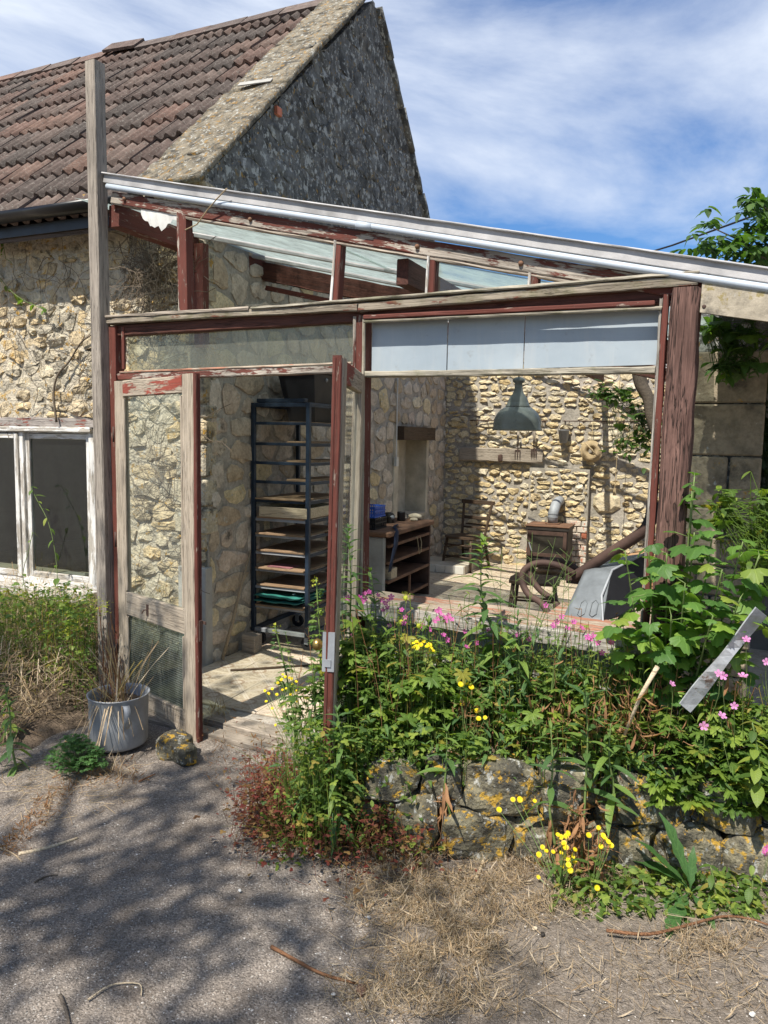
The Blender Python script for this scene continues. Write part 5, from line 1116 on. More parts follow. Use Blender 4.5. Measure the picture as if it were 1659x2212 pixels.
# flowers
def petal_flower(mat, name='flower', n=5):
    mb = MB()
    for k in range(n):
        M = Matrix.Rotation(2*math.pi*k/n, 4, 'Z') @ Matrix.Rotation(R(22), 4, 'X')
        mb.add([(0, .03, 0), (-.30, .55, .02), (-.27, .9, .0), (0, 1.0, -.03), (.27, .9, .0), (.30, .55, .02)], [(0, 5, 4, 3, 2, 1)], M, uv=[(0, 0), (-.8, .5), (-.6, .9), (0, 1), (.6, .9), (.8, .5)], tint=k*.03)
    mb.tube([(0, 0, -.05), (0, 0, .14)], [.07, .04], 5); return mb
fl_pink = petal_flower(m_pink).build('flower', m_pink); ME_pink = fl_pink.data; bpy.data.objects.remove(fl_pink)
o = petal_flower(m_pinkp).build('flower', m_pinkp); ME_pale = o.data; bpy.data.objects.remove(o)
mb = MB()
for ring, (n, r0, tl) in enumerate(((15, 1., 6), (12, .72, 22), (8, .42, 42))):
    for k in range(n):
        M = Matrix.Rotation(2*math.pi*(k+.5*ring)/n, 4, 'Z') @ Matrix.Rotation(R(tl), 4, 'X'); mb.add([(0, 0, .02*ring), (-.10, r0*.6, 0), (-.09, r0*.98, 0), (.09, r0, 0), (.10, r0*.6, 0)], [(0, 4, 3, 2, 1)], M, uv=[(0, 0)]*5, tint=.01*k)
o = mb.build('flower', m_yel); ME_yel = o.data; bpy.data.objects.remove(o)
def face(o, d, jitter=.3):
    d = Vector(d)+Vector((rnd.uniform(-jitter, jitter), rnd.uniform(-jitter, jitter), rnd.uniform(-jitter, jitter))); o.rotation_euler = d.to_track_quat('Z', 'Y').to_euler()
# ------------------------------------------------------------------ tall single plants
def willowherb(label, base, top, nl, ls, seed, name='willowherb_plant', mat=m_stem, group=None, bare=0., bushy=False, dead=0):
    r = random.Random(seed); b = Vector(base); p = thing(name, label, 'plant', b, group=group); tp_ = Vector(top)-b; L_ = tp_.length
    ctl = [Vector((0, 0, 0)), tp_*.35+Vector((r.uniform(-.03, .03), r.uniform(-.03, .03), 0)), tp_*.7+Vector((r.uniform(-.02, .02), r.uniform(-.02, .02), 0)), tp_]; pts = spline(ctl, 5); n = len(pts)
    mb = MB(); mb.tube(pts, [.0065*(1-.75*i/(n-1)) for i in range(n)], 6); mb.build('stem', mat, p, True)
    yaw = r.uniform(0, 6)
    for k in range(nl):
        t = bare+(1-bare)*(k/nl); q_ = t*(n-1); i = min(n-2, int(q_)); pos = pts[i].lerp(pts[i+1], q_-i); s_ = ls*(1.0-.62*t**2.2)*r.uniform(.75, 1.15)
        for sd in (0, math.pi):
            dd = k < dead
            leafobj(r.choice(LM['brown' if dd else 'lance']), p, pos, yaw+sd+r.uniform(-.3, .3), (-1.1 if dd else -.5+1.35*t)+r.uniform(-.25, .25), r.uniform(-.3, .3), s_, name='withered_leaf' if dd else 'leaf')
        yaw += math.pi/2+r.uniform(-.25, .25)
    for k in range(7 if bushy else 4): leafobj(r.choice(LM['lance']), p, pts[-1], r.uniform(0, 6.3), .9+r.uniform(-.3, .4), 0, ls*.3)
    return p
def bedz(x, y): return hgt(x, y)
def wp(px, py, Y): return at(px, py, 1, Y)
specs = [
 ('tall narrow leaved plant rising beside the red edge of the open door', (752, 1140), (765, 1520), -.30, 24, .115, 1, 0),
 ('tall dark lance leaved plant in front of the middle of the sill', (1043, 1170), (1075, 1560), -.26, 24, .165, 2, 0),
 ('lance leaved plant against the lower sill between yellow and pink flowers', (925, 1345), (930, 1640), -.34, 17, .13, 3, 0),
 ('pale lance leaved plant with brown withered foot rising before the wall gap', (965, 1580), (980, 1780), -.58, 7, .13, 4, 5),
 ('tallest yellowing lance leaved plant in front of the lichened wall stones', (1262, 1470), (1255, 1860), -.46, 12, .14, 5, 6),
 ('bright green lance leaved plant right of the tallest one on the garden wall', (1320, 1560), (1310, 1800), -.42, 9, .13, 6, 3),
 ('lime green lance leaved plant left of the tallest one on the garden wall', (1190, 1575), (1200, 1830), -.50, 6, .13, 7, 3),
 ('leafy pale plant climbing the foot of the open door edge', (705, 1470), (700, 1740), -.62, 12, .10, 8, 0),
 ('lance leaved shoot beside the metal pot at the left edge', (10, 1480), (40, 1680), -.95, 11, .10, 9, 2),
]
specs += [('tall leafy stem between the pink flowers and the red door edge', (800, 1235), (815, 1520), -.30, 17, .10, 11, 0), ('short lance leaved stem right of the dark central one', (1118, 1330), (1125, 1600), -.30, 14, .11, 12, 0), ('broad leaved stem drooping before the centre of the bed', (1000, 1400), (1010, 1660), -.40, 12, .13, 13, 3), ('leafy stem hiding the foot of the open door edge', (728, 1540), (735, 1790), -.80, 13, .12, 14, 0), ('pale leafy stem left of the foot of the door edge', (672, 1580), (665, 1790), -.74, 11, .10, 15, 0)]
for (lab, tp_, bp, Y, nl, ls, sd, dead) in specs:
    b = wp(*bp, Y); t = wp(*tp_, Y)
    willowherb(lab, b, t, int(nl*1.35), ls*1.05, sd, dead=dead)
# currant-like bush at the right: stems with large leaves
cb2 = thing('currant_bush', 'leafy bush with large lobed leaves growing round the foot of the oak post', 'bush', (3.12, -.12, .36)); o0 = Vector((3.12, -.12, .36)); r = random.Random(21)
mb = MB(); nleaf = 0
stems = [(1350, 1190, -.28), (1365, 1290, -.30), (1400, 1180, -.25), (1440, 1195, -.22), (1450, 1330, -.33), (1495, 1060, -.12), (1500, 1150, -.15), (1540, 1150, -.2), (1560, 1230, -.25), (1605, 1170, -.2), (1640, 1200, -.22), (1480, 1260, -.3), (1330, 1340, -.32), (1400, 1350, -.35), (1540, 1330, -.3), (1600, 1290, -.25), (1640, 1330, -.2), (1500, 1030, -.10)]
for (px, py, Y) in stems:
    top = wp(px, py, Y)-o0; foot = wp(1430+(px-1430)*.35, 1560, -.05)-o0; foot.z = 0; pts = spline([foot, foot.lerp(top, .5)+Vector((0, .03, .04)), top], 6); mb.tube(pts, [.006-.0035*i/(len(pts)-1) for i in range(len(pts))], 5)
    for k in range(13):
        t = .35+.65*k/12; q_ = t*(len(pts)-1); i = min(len(pts)-2, int(q_)); pos = pts[i].lerp(pts[i+1], q_-i); yaw = r.uniform(0, 6.28); ln_ = r.uniform(.02, .06)
        d_ = Vector((math.sin(-yaw), math.cos(yaw), .3))*ln_; mb.tube([pos, pos+d_], .0016, 4)
        leafobj(r.choice(LM['curr']), cb2, pos+d_, yaw+r.uniform(-.5, .5), r.uniform(-.8, .25), r.uniform(-.4, .4), r.uniform(.040, .078)*(1.1-.45*(t > .93))); nleaf += 1
mb.build('stem', m_stem, cb2, True)
# bed foliage: low mixed weeds as one mass, cranesbill as plants
def bed_leaves(cl, n, x0, x1, hfun, size, seed, ymin=None, spread=1., zmin=.0, pitch=(-.5, .7)):
    r = random.Random(seed)
    for _ in range(n):
        x = r.uniform(x0, x1); yb = bedline(x); y = r.uniform(yb-.06 if ymin is None else yb+ymin, -.04)
        if leftof(x, y): continue
        h0 = bedz(x, max(y, yb+.05)) if y > yb else .3
        H_ = hfun(x, y); z = h0 - .05 + H_*(r.random()**.7); s_ = size*r.uniform(.55, 1.25)
        cl.put((x, y, max(z, zmin)), r.uniform(0, 6.28), r.uniform(*pitch), r.uniform(-.5, .5), s_)
        if z > h0+.05 and r.random() < .3: STEM.tube([(x+r.uniform(-.03, .03), y+r.uniform(-.02, .03), h0-.02), (x, y, z)], .0014, 3, caps=False, tint=r.random())
def leftof(x, y): return x < 1.64+.45*max(0, -y) and rnd.random() < (.6 if y < -.45 else .9)
STEM = MB()
def topf(x, y): return (.42+.12*N(x*3, y*3) if x < 3.0 else .28+.08*N(x*4, y*4)) * (1.0-.35*smooth((bedline(x)+.12-y)/.15))
cl = Cloud(T_small); bed_leaves(cl, 2300, 1.70, 3.1, topf, .032, 31); cl2 = Cloud(T_lance); bed_leaves(cl2, 2200, 1.62, 3.2, topf, .055, 32, pitch=(-.2, 1.0))
cl.build('weed_foliage', m_mix, None, extra=STEM, kind='stuff', label='mixed green weeds filling the flower bed under the window', cat='weeds'); cl2.build('narrow_weed_foliage', m_herb, None, kind='stuff', label='narrow leaved weeds among the flowers in the bed', cat='weeds')
STK = MB(); STK2 = MB(); r = random.Random(34); cA = Cloud(T_lance); cB = Cloud(T_curl); cC = Cloud(T_cran)
for k in range(520):
    x = r.uniform(1.68, 3.6); yb = bedline(x); y = r.uniform(yb+.02, min(-.06, yb+.5))
    if leftof(x, y) or (2.25 < x < 2.95 and y < yb+.14): continue
    H_ = r.uniform(.25, .62)*(1 if x < 3 else .75); g = .33; tx = x+r.gauss(0, .06); ty = y+r.gauss(-.03, .05); dry = r.random() < .35
    pts_ = spline([(x, y, g), ((x+tx)/2+r.gauss(0, .015), (y+ty)/2, g+H_*.5), (tx, ty, g+H_)], 3); (STK2 if dry else STK).tube(pts_, .0013, 3, caps=False, tint=r.random())
    for j in range(7):
        u = .25+.75*j/6; i = min(len(pts_)-2, int(u*(len(pts_)-1))); q_ = pts_[i].lerp(pts_[i+1], u*(len(pts_)-1)-i)
        if dry: cB.put(q_, r.uniform(0, 6.3), r.uniform(-1.2, .8), 0, r.uniform(.012, .03))
        elif k % 3 == 0: cC.put(q_, r.uniform(0, 6.3), r.uniform(-.4, .5), 0, r.uniform(.014, .034)*(1.1-.5*u))
        else: cA.put(q_, r.uniform(0, 6.3), r.uniform(-.2, 1.1), 0, r.uniform(.025, .055)*(1.15-.5*u))
cA.build('slender_weeds', m_mix, None, extra=STK, kind='stuff', label='slender upright weeds standing through the flower bed', cat='weeds'); cB.build('dead_weed_stems', m_brown, None, extra=STK2, kind='stuff', label='dead brown weed stems standing through the flower bed', cat='weeds'); cC.build('feathery_weeds', m_cran, None, kind='stuff', label='cut leaved pale weeds standing through the flower bed', cat='weeds')
cl = Cloud(T_small); r = random.Random(33); st = MB()
for _ in range(3000):
    x = r.uniform(1.78, 2.5); t = r.random(); y = bedline(x)+.06-.16*r.random()-.06*(1-t); z = .02+.46*t; 
    if x > 2.05 and r.random() < (x-2.0)/.35 or leftof(x, y+.06): continue
    cl.put((x, y, z), r.uniform(0, 6.28), r.uniform(-.9, .5), r.uniform(-.5, .5), .026*r.uniform(.5, 1.3))
    if r.random() < .12: st.tube([(x+r.uniform(-.05, .05), y+.04, max(0, z-.2)), (x, y, z)], .0014, 3, caps=False, tint=r.random())
for _ in range(620):
    x = r.gauss(1.92, .08); y = r.uniform(-.88, -.72); z = .10+.42*r.random()**1.4
    cl.put((x, y, z), r.uniform(0, 6.28), r.uniform(-.9, .5), r.uniform(-.5, .5), .026*r.uniform(.5, 1.3))
    if r.random() < .2: st.tube([(x+r.uniform(-.05, .05), y, max(0, z-.25)), (x, y, z)], .0014, 3, caps=False, tint=r.random())
cl.build('trailing_weeds', m_mix, None, extra=st, kind='stuff', label='weeds trailing over the left end of the garden wall', cat='weeds')
def cranesbill(label, x0, x1, n, h, size, seed, flowers, Yf, me, fs, over=0.):
    r = random.Random(seed); p = thing('cranesbill_plant', label, 'plant', ((x0+x1)/2, bedline((x0+x1)/2)+.15, .36)); o0 = p.location.copy(); st = MB(); c = Cloud(T_cran)
    for _ in range(n):
        x = r.gauss((x0+x1)/2, (x1-x0)/3.2); yb = bedline(x); y = r.uniform(yb-over, min(yb+.34, -.06)); hh = h*(1-.55*((x-(x0+x1)/2)/((x1-x0)*.6))**2); z = (.34 if y > yb else .34-(yb-y)*2.6)+hh*r.random()**.6
        if z < (.27 if x > 2.4 else .05) or leftof(x, y) or (2.3 < x < 2.95 and y < yb+.15 and rnd.random() < .75): continue
        c.put((x-o0.x, y-o0.y, z-o0.z), r.uniform(0, 6.28), r.uniform(-.7, .45), r.uniform(-.4, .4), size*r.uniform(.45, 1.15))
        if r.random() < .4: st.tube([(x-o0.x+r.uniform(-.05, .05), max(y, yb+.05)-o0.y+.03, -.02), (x-o0.x, y-o0.y, z-o0.z)], .0013, 3, caps=False, tint=r.random())
    c.build('foliage', m_cran, p, kind='stuff')
    for (px, py) in flowers:
        w = wp(px, py, Yf+r.uniform(-.06, .06))-o0; f = link('flower', me, p, w); sc = fs*r.uniform(.85, 1.15); f.scale = (sc, sc, sc); face(f, Vector((.5, -.75, .75)), .5)
        st.tube(spline([(w.x+r.uniform(-.04, .04), w.y+.05, w.z-.22), (w.x+.004, w.y+.02, w.z-.08), (w.x, w.y, w.z)], 3), .0012, 3, caps=False)
    st.build('stem', m_stem, p, kind='stuff')
    return p
cranesbill('pink cranesbill crowded with flowers between the door edge and the sill', 1.72, 2.05, 520, .44, .056, 41, [(752, 1292), (777, 1291), (788, 1283), (797, 1279), (816, 1286), (826, 1296), (832, 1304), (840, 1298), (836, 1312), (845, 1290), (876, 1333), (868, 1318), (727, 1342), (775, 1378), (762, 1372), (842, 1352), (872, 1346), (790, 1294), (828, 1318), (783, 1300)], -.26, ME_pink, .0145)
cranesbill('pink cranesbill with flowers clustered at the middle of the sill', 2.05, 2.5, 480, .34, .054, 42, [(942, 1322), (952, 1328), (960, 1334), (968, 1330), (946, 1337), (938, 1343), (962, 1340), (975, 1338), (948, 1318), (912, 1352), (928, 1360), (958, 1372), (965, 1382), (1004, 1365), (1055, 1362), (1028, 1388), (1008, 1398), (1070, 1363)], -.24, ME_pink, .0135)
cranesbill('magenta cranesbill below the upended wheelbarrow', 2.5, 2.95, 560, .32, .054, 43, [(1180, 1308), (1213, 1332), (1203, 1343), (1195, 1352), (1226, 1358), (1240, 1344), (1256, 1357), (1270, 1377), (1282, 1373), (1291, 1388), (1300, 1410), (1320, 1388), (1275, 1380), (1070, 1362), (1117, 1372), (1142, 1382)], -.24, ME_pink, .0135)
cranesbill('pale pink cranesbill spilling over the garden wall at the right edge', 3.02, 3.65, 700, .32, .064, 44, [(1451, 1478), (1562, 1460), (1552, 1456), (1605, 1461), (1612, 1382), (1586, 1525), (1559, 1547), (1520, 1568), (1655, 1430)], -.3, ME_pale, .0165, over=.10)
cranesbill('small cranesbill trailing low by the wall foot at the right edge', 3.3, 3.75, 160, .10, .040, 45, [(1651, 1843), (1656, 1832), (1640, 1100), (1652, 1103)][:2], -.36, ME_pink, .014, over=.2)
big = [o for o in bpy.data.objects if o.name == 'cranesbill_plant'][0]
for (px, py, sc, Y) in ((815, 1480, .075, -.5), (760, 1345, .06, -.42), (845, 1360, .06, -.42), (880, 1375, .05, -.4), (1000, 1455, .05, -.46), (760, 1420, .05, -.45), (905, 1500, .05, -.5)):
    leafobj(rnd.choice(LM['cran']), big, wp(px, py, Y)-big.location, rnd.uniform(2.2, 4.0), rnd.uniform(-.9, -.4), rnd.uniform(-.2, .2), sc)
def podstems(label, base, tips_, Y, seed):
    r = random.Random(seed); b = wp(*base, Y); p = thing('seed_pod_stems', label, 'plant', b); mb = MB(); c = Cloud(T_lance)
    for (x, y) in tips_:
        t = wp(x, y, Y+r.uniform(-.05, .05))-b; pts = spline([(0, 0, 0), t*.5+Vector((r.gauss(0, .015), 0, 0)), t], 5); mb.tube(pts, [.0022-.0015*i/10 for i in range(11)], 4, caps=False, tint=r.random())
        for k in range(9):
            u = .35+.65*k/9; q_ = pts[0].lerp(pts[-1], u); i = min(9, int(u*10)); q_ = pts[i]; d_ = Vector((r.choice((-1, 1))*r.uniform(.02, .045), r.uniform(-.02, .02), r.uniform(.02, .05))); mb.tube([q_, q_+d_], [.0012, .0006], 3, caps=False, tint=r.random())
            if u < .6: c.put(q_, r.uniform(0, 6.3), r.uniform(-.4, .6), 0, r.uniform(.03, .05))
    mb.build('stem', m_stem, p, kind='stuff'); c.build('foliage', m_herb, p, kind='stuff')
podstems('wiry seed pod stems rising in front of the upended wheelbarrow', (1120, 1500), [(1085, 1180), (1120, 1160), (1150, 1150), (1165, 1175), (1200, 1160), (1240, 1180), (1225, 1210), (1060, 1230)], -.28, 171)
podstems('dark leafed slender shoot crossing the grey tray of the wheelbarrow', (1190, 1500), [(1225, 1190), (1228, 1230), (1195, 1250)], -.30, 172)
def nigella(label, base, tops, Y, seed):
    r = random.Random(seed); b = wp(*base, Y); p = thing('nigella_plant', label, 'plant', b); st = MB()
    for (x, y) in tops:
        t = wp(x, y, Y)-b; st.tube(spline([(0, 0, 0), t*.5, t], 3), .0014, 4, caps=False); hd = MB(); hd.lathe([(0, -.012), (.008, -.008), (.011, 0), (.009, .008), (0, .012)], 8, Matrix.Translation(t))
        for k in range(26):
            d_ = Vector((r.gauss(0, 1), r.gauss(0, 1), r.gauss(.2, .8))).normalized(); hd.tube([t+d_*.008, t+d_*.028+Vector((0, 0, .004))], [.0008, .0003], 3, caps=False)
        hd.build('seed_head', m_lime, p)
    st.build('stem', m_stem, p, kind='stuff')
nigella('spiky green seed heads among pink flowers left of the sill', (870, 1520), [(876, 1292), (866, 1344), (905, 1352)], -.30, 173)
# yellow composites
def hawkbit(label, base, fl, Y, fs, seed, branch=.2):
    r = random.Random(seed); b = wp(base[0], base[1], Y); p = thing('hawkbit_plant', label, 'plant', b); st = MB()
    for (px, py) in fl:
        w = wp(px, py, Y+r.uniform(-.05, .05))-b; f = link('flower', ME_yel, p, w); sc = fs*r.uniform(.65, 1.05); f.scale = (sc,)*3; face(f, Vector((.4, -.7, .9)), .35)
        j = Vector((w.x*.4+r.uniform(-.01, .01), w.y*.4, w.z*.45)); st.tube(spline([(r.uniform(-.01, .01), 0, 0), j, w-Vector((0, 0, .002))], 4), .0014, 4, caps=False)
    c = Cloud(T_lance)
    for _ in range(14): c.put((r.uniform(-.02, .02), r.uniform(-.02, .02), .0+r.uniform(0, .12)), r.uniform(0, 6.3), r.uniform(-.1, .9), 0, r.uniform(.04, .08))
    st.build('stem', m_stem, p, kind='stuff'); c.build('foliage', m_mix, p, kind='stuff'); return p
hawkbit('straggling yellow flowered weed in the doorway before the tiles', (665, 1700), [(572, 1492), (588, 1488), (600, 1475), (611, 1457), (616, 1462), (625, 1464), (630, 1466), (640, 1472), (580, 1498), (598, 1500), (610, 1490), (618, 1487), (632, 1478), (640, 1492), (588, 1530), (642, 1515), (608, 1468), (595, 1566), (660, 1570), (575, 1515), (640, 1503), (628, 1500)], -.45, .0085, 51)
hawkbit('yellow hawkbit leaning out beside the foot of the open door', (705, 1800), [(714, 1634), (708, 1628), (720, 1640), (753, 1612), (751, 1618), (719, 1695), (722, 1690), (718, 1702)], -.66, .0115, 52)
hawkbit('yellow hawkbit before the red stemmed weeds in the middle', (800, 1800), [(815, 1668), (819, 1662), (808, 1692), (800, 1766), (808, 1640), (760, 1695), (822, 1655)], -.60, .0115, 53)
hawkbit('yellow flower cluster standing among the pink flowers under the sill', (905, 1560), [(893, 1390), (900, 1386), (908, 1392), (900, 1398), (915, 1385), (927, 1393), (930, 1402), (922, 1396), (936, 1407), (890, 1396)], -.36, .0125, 54)
hawkbit('yellow hawkbit on the bed edge above the garden wall', (1010, 1640), [(995, 1478), (1008, 1476), (1018, 1484), (998, 1520), (1030, 1535), (1034, 1552), (1048, 1550)], -.46, .0115, 55)
hawkbit('dense yellow hawkbit clump at the foot of the garden wall', (1210, 1935), [(1108, 1727), (1123, 1727), (1155, 1730), (1078, 1749), (1172, 1830), (1180, 1838), (1164, 1846), (1205, 1803), (1212, 1808), (1223, 1806), (1227, 1800), (1222, 1830), (1212, 1842), (1219, 1850), (1227, 1856), (1215, 1870), (1228, 1868), (1242, 1862), (1163, 1895), (1238, 1850), (1195, 1840), (1232, 1880), (1242, 1835), (1218, 1822)], -.62, .0115, 56)
hawkbit('yellow hawkbit right of the dense clump below the pale leaves', (1280, 1930), [(1272, 1804), (1293, 1788), (1308, 1812), (1298, 1828), (1320, 1826), (1303, 1805), (1290, 1918), (1314, 1818)], -.60, .0115, 57)
# ragwort shoots by the rack
def ragwort(label, top, base, Y, seed, n=26):
    r = random.Random(seed); b = wp(*base, Y); t = wp(*top, Y)-b; p = thing('ragwort_plant', label, 'plant', b); st = MB(); st.tube(spline([(0, 0, 0), t*.5+Vector((.015, 0, 0)), t], 5), [.004]*11, 5); st.build('stem', m_stem, p, True)
    c = Cloud(T_cran)
    for k in range(n): u = .1+.85*k/n; q_ = r.uniform(0, 6.3); c.put(t*u+Vector((math.cos(q_)*.02, math.sin(q_)*.02, 0)), q_-1.57, r.uniform(-.3, .6), 0, .05*(1.1-.6*u))
    c.build('foliage', m_herb, p, kind='stuff'); c = Cloud(T_small)
    for k in range(16): c.put(t+Vector((r.gauss(0, .014), r.gauss(0, .014), r.uniform(-.04, .01))), r.uniform(0, 6.3), r.uniform(0, 1.5), 0, .013)
    c.build('flower_head', m_lime, p, kind='stuff')
ragwort('budding ragwort shoot in front of the tiled doorway', (594, 1352), (640, 1600), -.35, 61); ragwort('dark feathery ragwort between the rack and the door edge', (683, 1250), (690, 1560), -.05, 62, 44)
# red herb robert, litter, grass
def ground_cloud(cl, n, region, z, size, seed, pitch=(-.4, .5), zr=.03, dens=None, zf=None):
    r = random.Random(seed); k = 0; tr_ = 0
    while k < n and tr_ < n*12:
        tr_ += 1; px = r.uniform(region[0], region[2]); py = r.uniform(region[1], region[3])
        if dens and r.random() > dens(px, py): continue
        p = at(px, py, 2, 0.0)
        if zf is not None: zz = zf(p.x, p.y)
        else: zz = max(0, hgt(p.x, p.y)) if p.y > bedline(p.x)+.0 or p.x < .4 else 0
        if p.y > bedline(p.x) and p.x > 1.8: continue
        cl.put((p.x, p.y, zz+z+r.random()*zr), r.uniform(0, 6.28), r.uniform(*pitch), r.uniform(-1.2, 1.2), size*r.uniform(.4, 1.4)); k += 1
def blob(px, py, cx, cy, rx, ry, e=1.): return max(0., 1-(((px-cx)/rx)**2+((py-cy)/ry)**2)**e)
cl = Cloud(T_small); st = MB(); r = random.Random(71)
for _ in range(4200):
    a = r.random(); px, py = (r.gauss(600, 45), r.gauss(1760, 45)) if a < .4 else (r.gauss(800, 85), r.gauss(1790, 50))
    p = at(px, py, 2, 0.)
    if p.y > bedline(p.x)-.01 and p.x > 1.7: continue
    if p.x < 1.05 or p.y > -.1: continue
    z = r.random()**1.1*.20; cl.put((p.x, p.y-.04, z), r.uniform(0, 6.28), r.uniform(-.3, .8), 0, r.uniform(.009, .021))
    if r.random() < .25: st.tube([(p.x+r.uniform(-.05, .05), p.y+r.uniform(-.05, .05), 0), (p.x, p.y, z)], .001, 3, caps=False, tint=r.random())
cl.build('red_weed', m_redl2, None, extra=st, kind='stuff', label='low red stemmed weed spreading over the tarmac edge', cat='weed')
cl = Cloud(T_straw); ground_cloud(cl, 700, (560, 1690, 960, 1880), .0, .09, 73, zr=.10, pitch=(-.2, 1.2)); cl.build('dry_stems', m_brown, None, kind='stuff', label='dry brown stems among the red weeds at the tarmac edge', cat='stems')
cl = Cloud(T_small); ground_cloud(cl, 650, (560, 1640, 960, 1880), .0, .020, 72, zr=.10); cl.build('creeping_weed', m_mix, None, kind='stuff', label='small green creeping weeds among the red stems', cat='weed')
def tuft(label, px, py, n, L_, seed, mat=m_grass, spread=.035, name='grass_tuft', lean=(.2, 1.1), z=.0, tall=0):
    r = random.Random(seed); b = at(px, py, 2, z); p = thing(name, label, 'grass', b); c = Cloud(T_blade)
    for _ in range(n): c.put((r.gauss(0, spread), r.gauss(0, spread*.7), 0), r.uniform(0, 6.28), math.pi/2-r.uniform(*lean), r.uniform(-.5, .5), L_*r.uniform(.5, 1.15))
    for _ in range(tall): c.put((r.gauss(0, spread), r.gauss(0, spread*.7), 0), r.uniform(0, 6.28), math.pi/2-r.uniform(.02, .2), 0, L_*r.uniform(1.5, 2.1))
    c.build('blades', mat, p, kind='stuff'); return p
tuft('long tuft of yellow green grass at the tarmac edge', 650, 1812, 150, .20, 81, tall=12); tuft('smaller grass tuft half hidden behind the long one', 720, 1790, 60, .15, 82, tall=8)
tuft('upright flowering grass just left of the door foot', 690, 1780, 30, .26, 87, spread=.05, lean=(.02, .35)); tuft('thin dry grass on the threshold beside the door', 545, 1590, 90, .09, 83, m_dry, .07); tuft('thin green grass growing in the doorway', 590, 1600, 60, .09, 84, m_grass, .06); tuft('dry grass sprouting from the left of the threshold', 470, 1540, 50, .12, 85, m_dry, .04, z=.05)
tuft('dead grass wisps between pot and bank', 235, 1665, 50, .10, 86, m_dry, .07)
# litter of dry leaves and stalks
T_lit = [t_strip(1.2, .07, 6, None, -.9, .6, wave=.16), t_strip(1.5, .045, 6, None, .8, -.5, wave=.2), t_strip(1, .13, 5, None, -1.2, 1.1, wave=.1), t_strip(1.9, .03, 6, None, .4, .4, wave=.22)]
cl = Cloud(T_lit)
D1 = lambda px, py: smooth((N(px*.012, py*.017)+.42)*2)*max(blob(px, py, 1000, 1930, 330, 110, 1.2), blob(px, py, 1150, 1890, 280, 80), blob(px, py, 960, 2030, 190, 110), blob(px, py, 1560, 2060, 170, 70)*.6, blob(px, py, 900, 2150, 240, 90)*.5, .09*smooth((py-1900)/120)*smooth((px-740)/160))
ground_cloud(cl, 9500, (700, 1790, 1659, 2212), .0, .026, 91, pitch=(-1.2, 1.2), zr=.035, dens=D1)
cl.build('dry_leaf_litter', m_dry, None, kind='stuff', label='curled dry leaf litter at the foot of the garden wall', cat='leaf litter')
cl = Cloud(T_straw); ground_cloud(cl, 1500, (700, 1850, 1659, 2212), .006, .09, 92, pitch=(-.2, .2), zr=.03, dens=lambda px, py: D1(px, py)+.1); ground_cloud(cl, 420, (0, 1600, 380, 1860), .004, .09, 93, pitch=(-.1, .1), zr=.012, dens=lambda px, py: blob(px, py, 120, 1700, 200, 90)); cl.build('dry_stalks', m_dry, None, kind='stuff', label='fine dry stalks strewn over the tarmac', cat='stalks')
cl = Cloud(T_curl); ground_cloud(cl, 1300, (0, 1590, 360, 1900), .0, .018, 94, pitch=(-.8, .8), zr=.012, dens=lambda px, py: max(blob(px, py, 210, 1670, 120, 40), blob(px, py, 70+ (1780-py)*.9, py, 40, 60)*.9*(1 if 1660 < py < 1850 else 0))); ground_cloud(cl, 700, (430, 1540, 760, 1700), .02, .02, 95, dens=lambda px, py: .7); cl.build('brown_leaf_litter', m_brown, None, kind='stuff', label='small brown withered leaves along the bank and threshold', cat='leaf litter')
# grit and chips on the tarmac
r = random.Random(96); mb = MB()
ico = [(0, 0, 1), (.9, 0, .2), (.28, .85, .2), (-.72, .53, .2), (-.72, -.53, .2), (.28, -.85, .2)]
for _ in range(3600):
    px = r.uniform(-60, 1720); py = 1660+600*r.random()**.9; p = at(px, py, 2, 0.)
    if p.y > bedline(p.x)-.02 and p.x > 1.8 or p.y > -.15: continue
    s_ = .0016+.003*r.random()**3; M = Matrix.Translation((p.x, p.y, .010*N(p.x*1.1, p.y*1.1)+.005*N(p.x*5, p.y*5))) @ Matrix.Rotation(r.uniform(0, 6), 4, 'Z') @ Matrix.Diagonal((s_*r.uniform(.8, 1.6), s_, s_*.8, 1)); mb.add(ico, [(0, 1, 2), (0, 2, 3), (0, 3, 4), (0, 4, 5), (0, 5, 1)], M, tint=r.random())
m_grit = Mt('grit'); c_ = m_grit.ramp(m_grit.rnd, (0, (.06, .055, .05)), (.55, (.22, .2, .18)), (.8, (.35, .32, .28)), (1, (.66, .62, .56))); m_grit = m_grit.out(m_grit.bsdf(c_, .85)); mb.build('grit', m_grit, None, kind='stuff', label='loose grit scattered on the tarmac', cat='grit')
def pebble(px, py, s_, mat, label, seed): p = at(px, py, 2, 0); o = thing('pebble', label, 'pebble', (p.x, p.y, .004)); boulder(s_, s_*.75, s_*.55, seed, 2, .12, 'stone_body', mat, o, (0, 0, s_*.3), seed, pw=.8)
pebble(1625, 2195, .010, m_whitep, 'small white pebble at the bottom right corner', 1); pebble(1002, 1915+130, .0, m_whitep, '', 2) if False else None
pebble(1410, 2008-200+0, .009, m_pebble, 'pinkish pebble', 3) if False else None
pebble(1155+0, 2010, .010, m_pebble, 'pale pinkish pebble lying right of the leaf litter', 4); pebble(1172, 2022, .010, m_iron, 'dark grey pebble touching a pale pinkish one', 5); pebble(518, 1927, .007, m_whitep, 'tiny white chip in the middle of the tarmac', 6); pebble(720+0, 1932+220, .007, m_whitep, 'pair of white chips near the broken twig', 7); pebble(780, 2145, .02, m_oak, 'dark purple brown pebble by the broken twig', 8); pebble(795, 1985, .011, m_galv, 'grey pebble at the left of the leaf litter', 9)
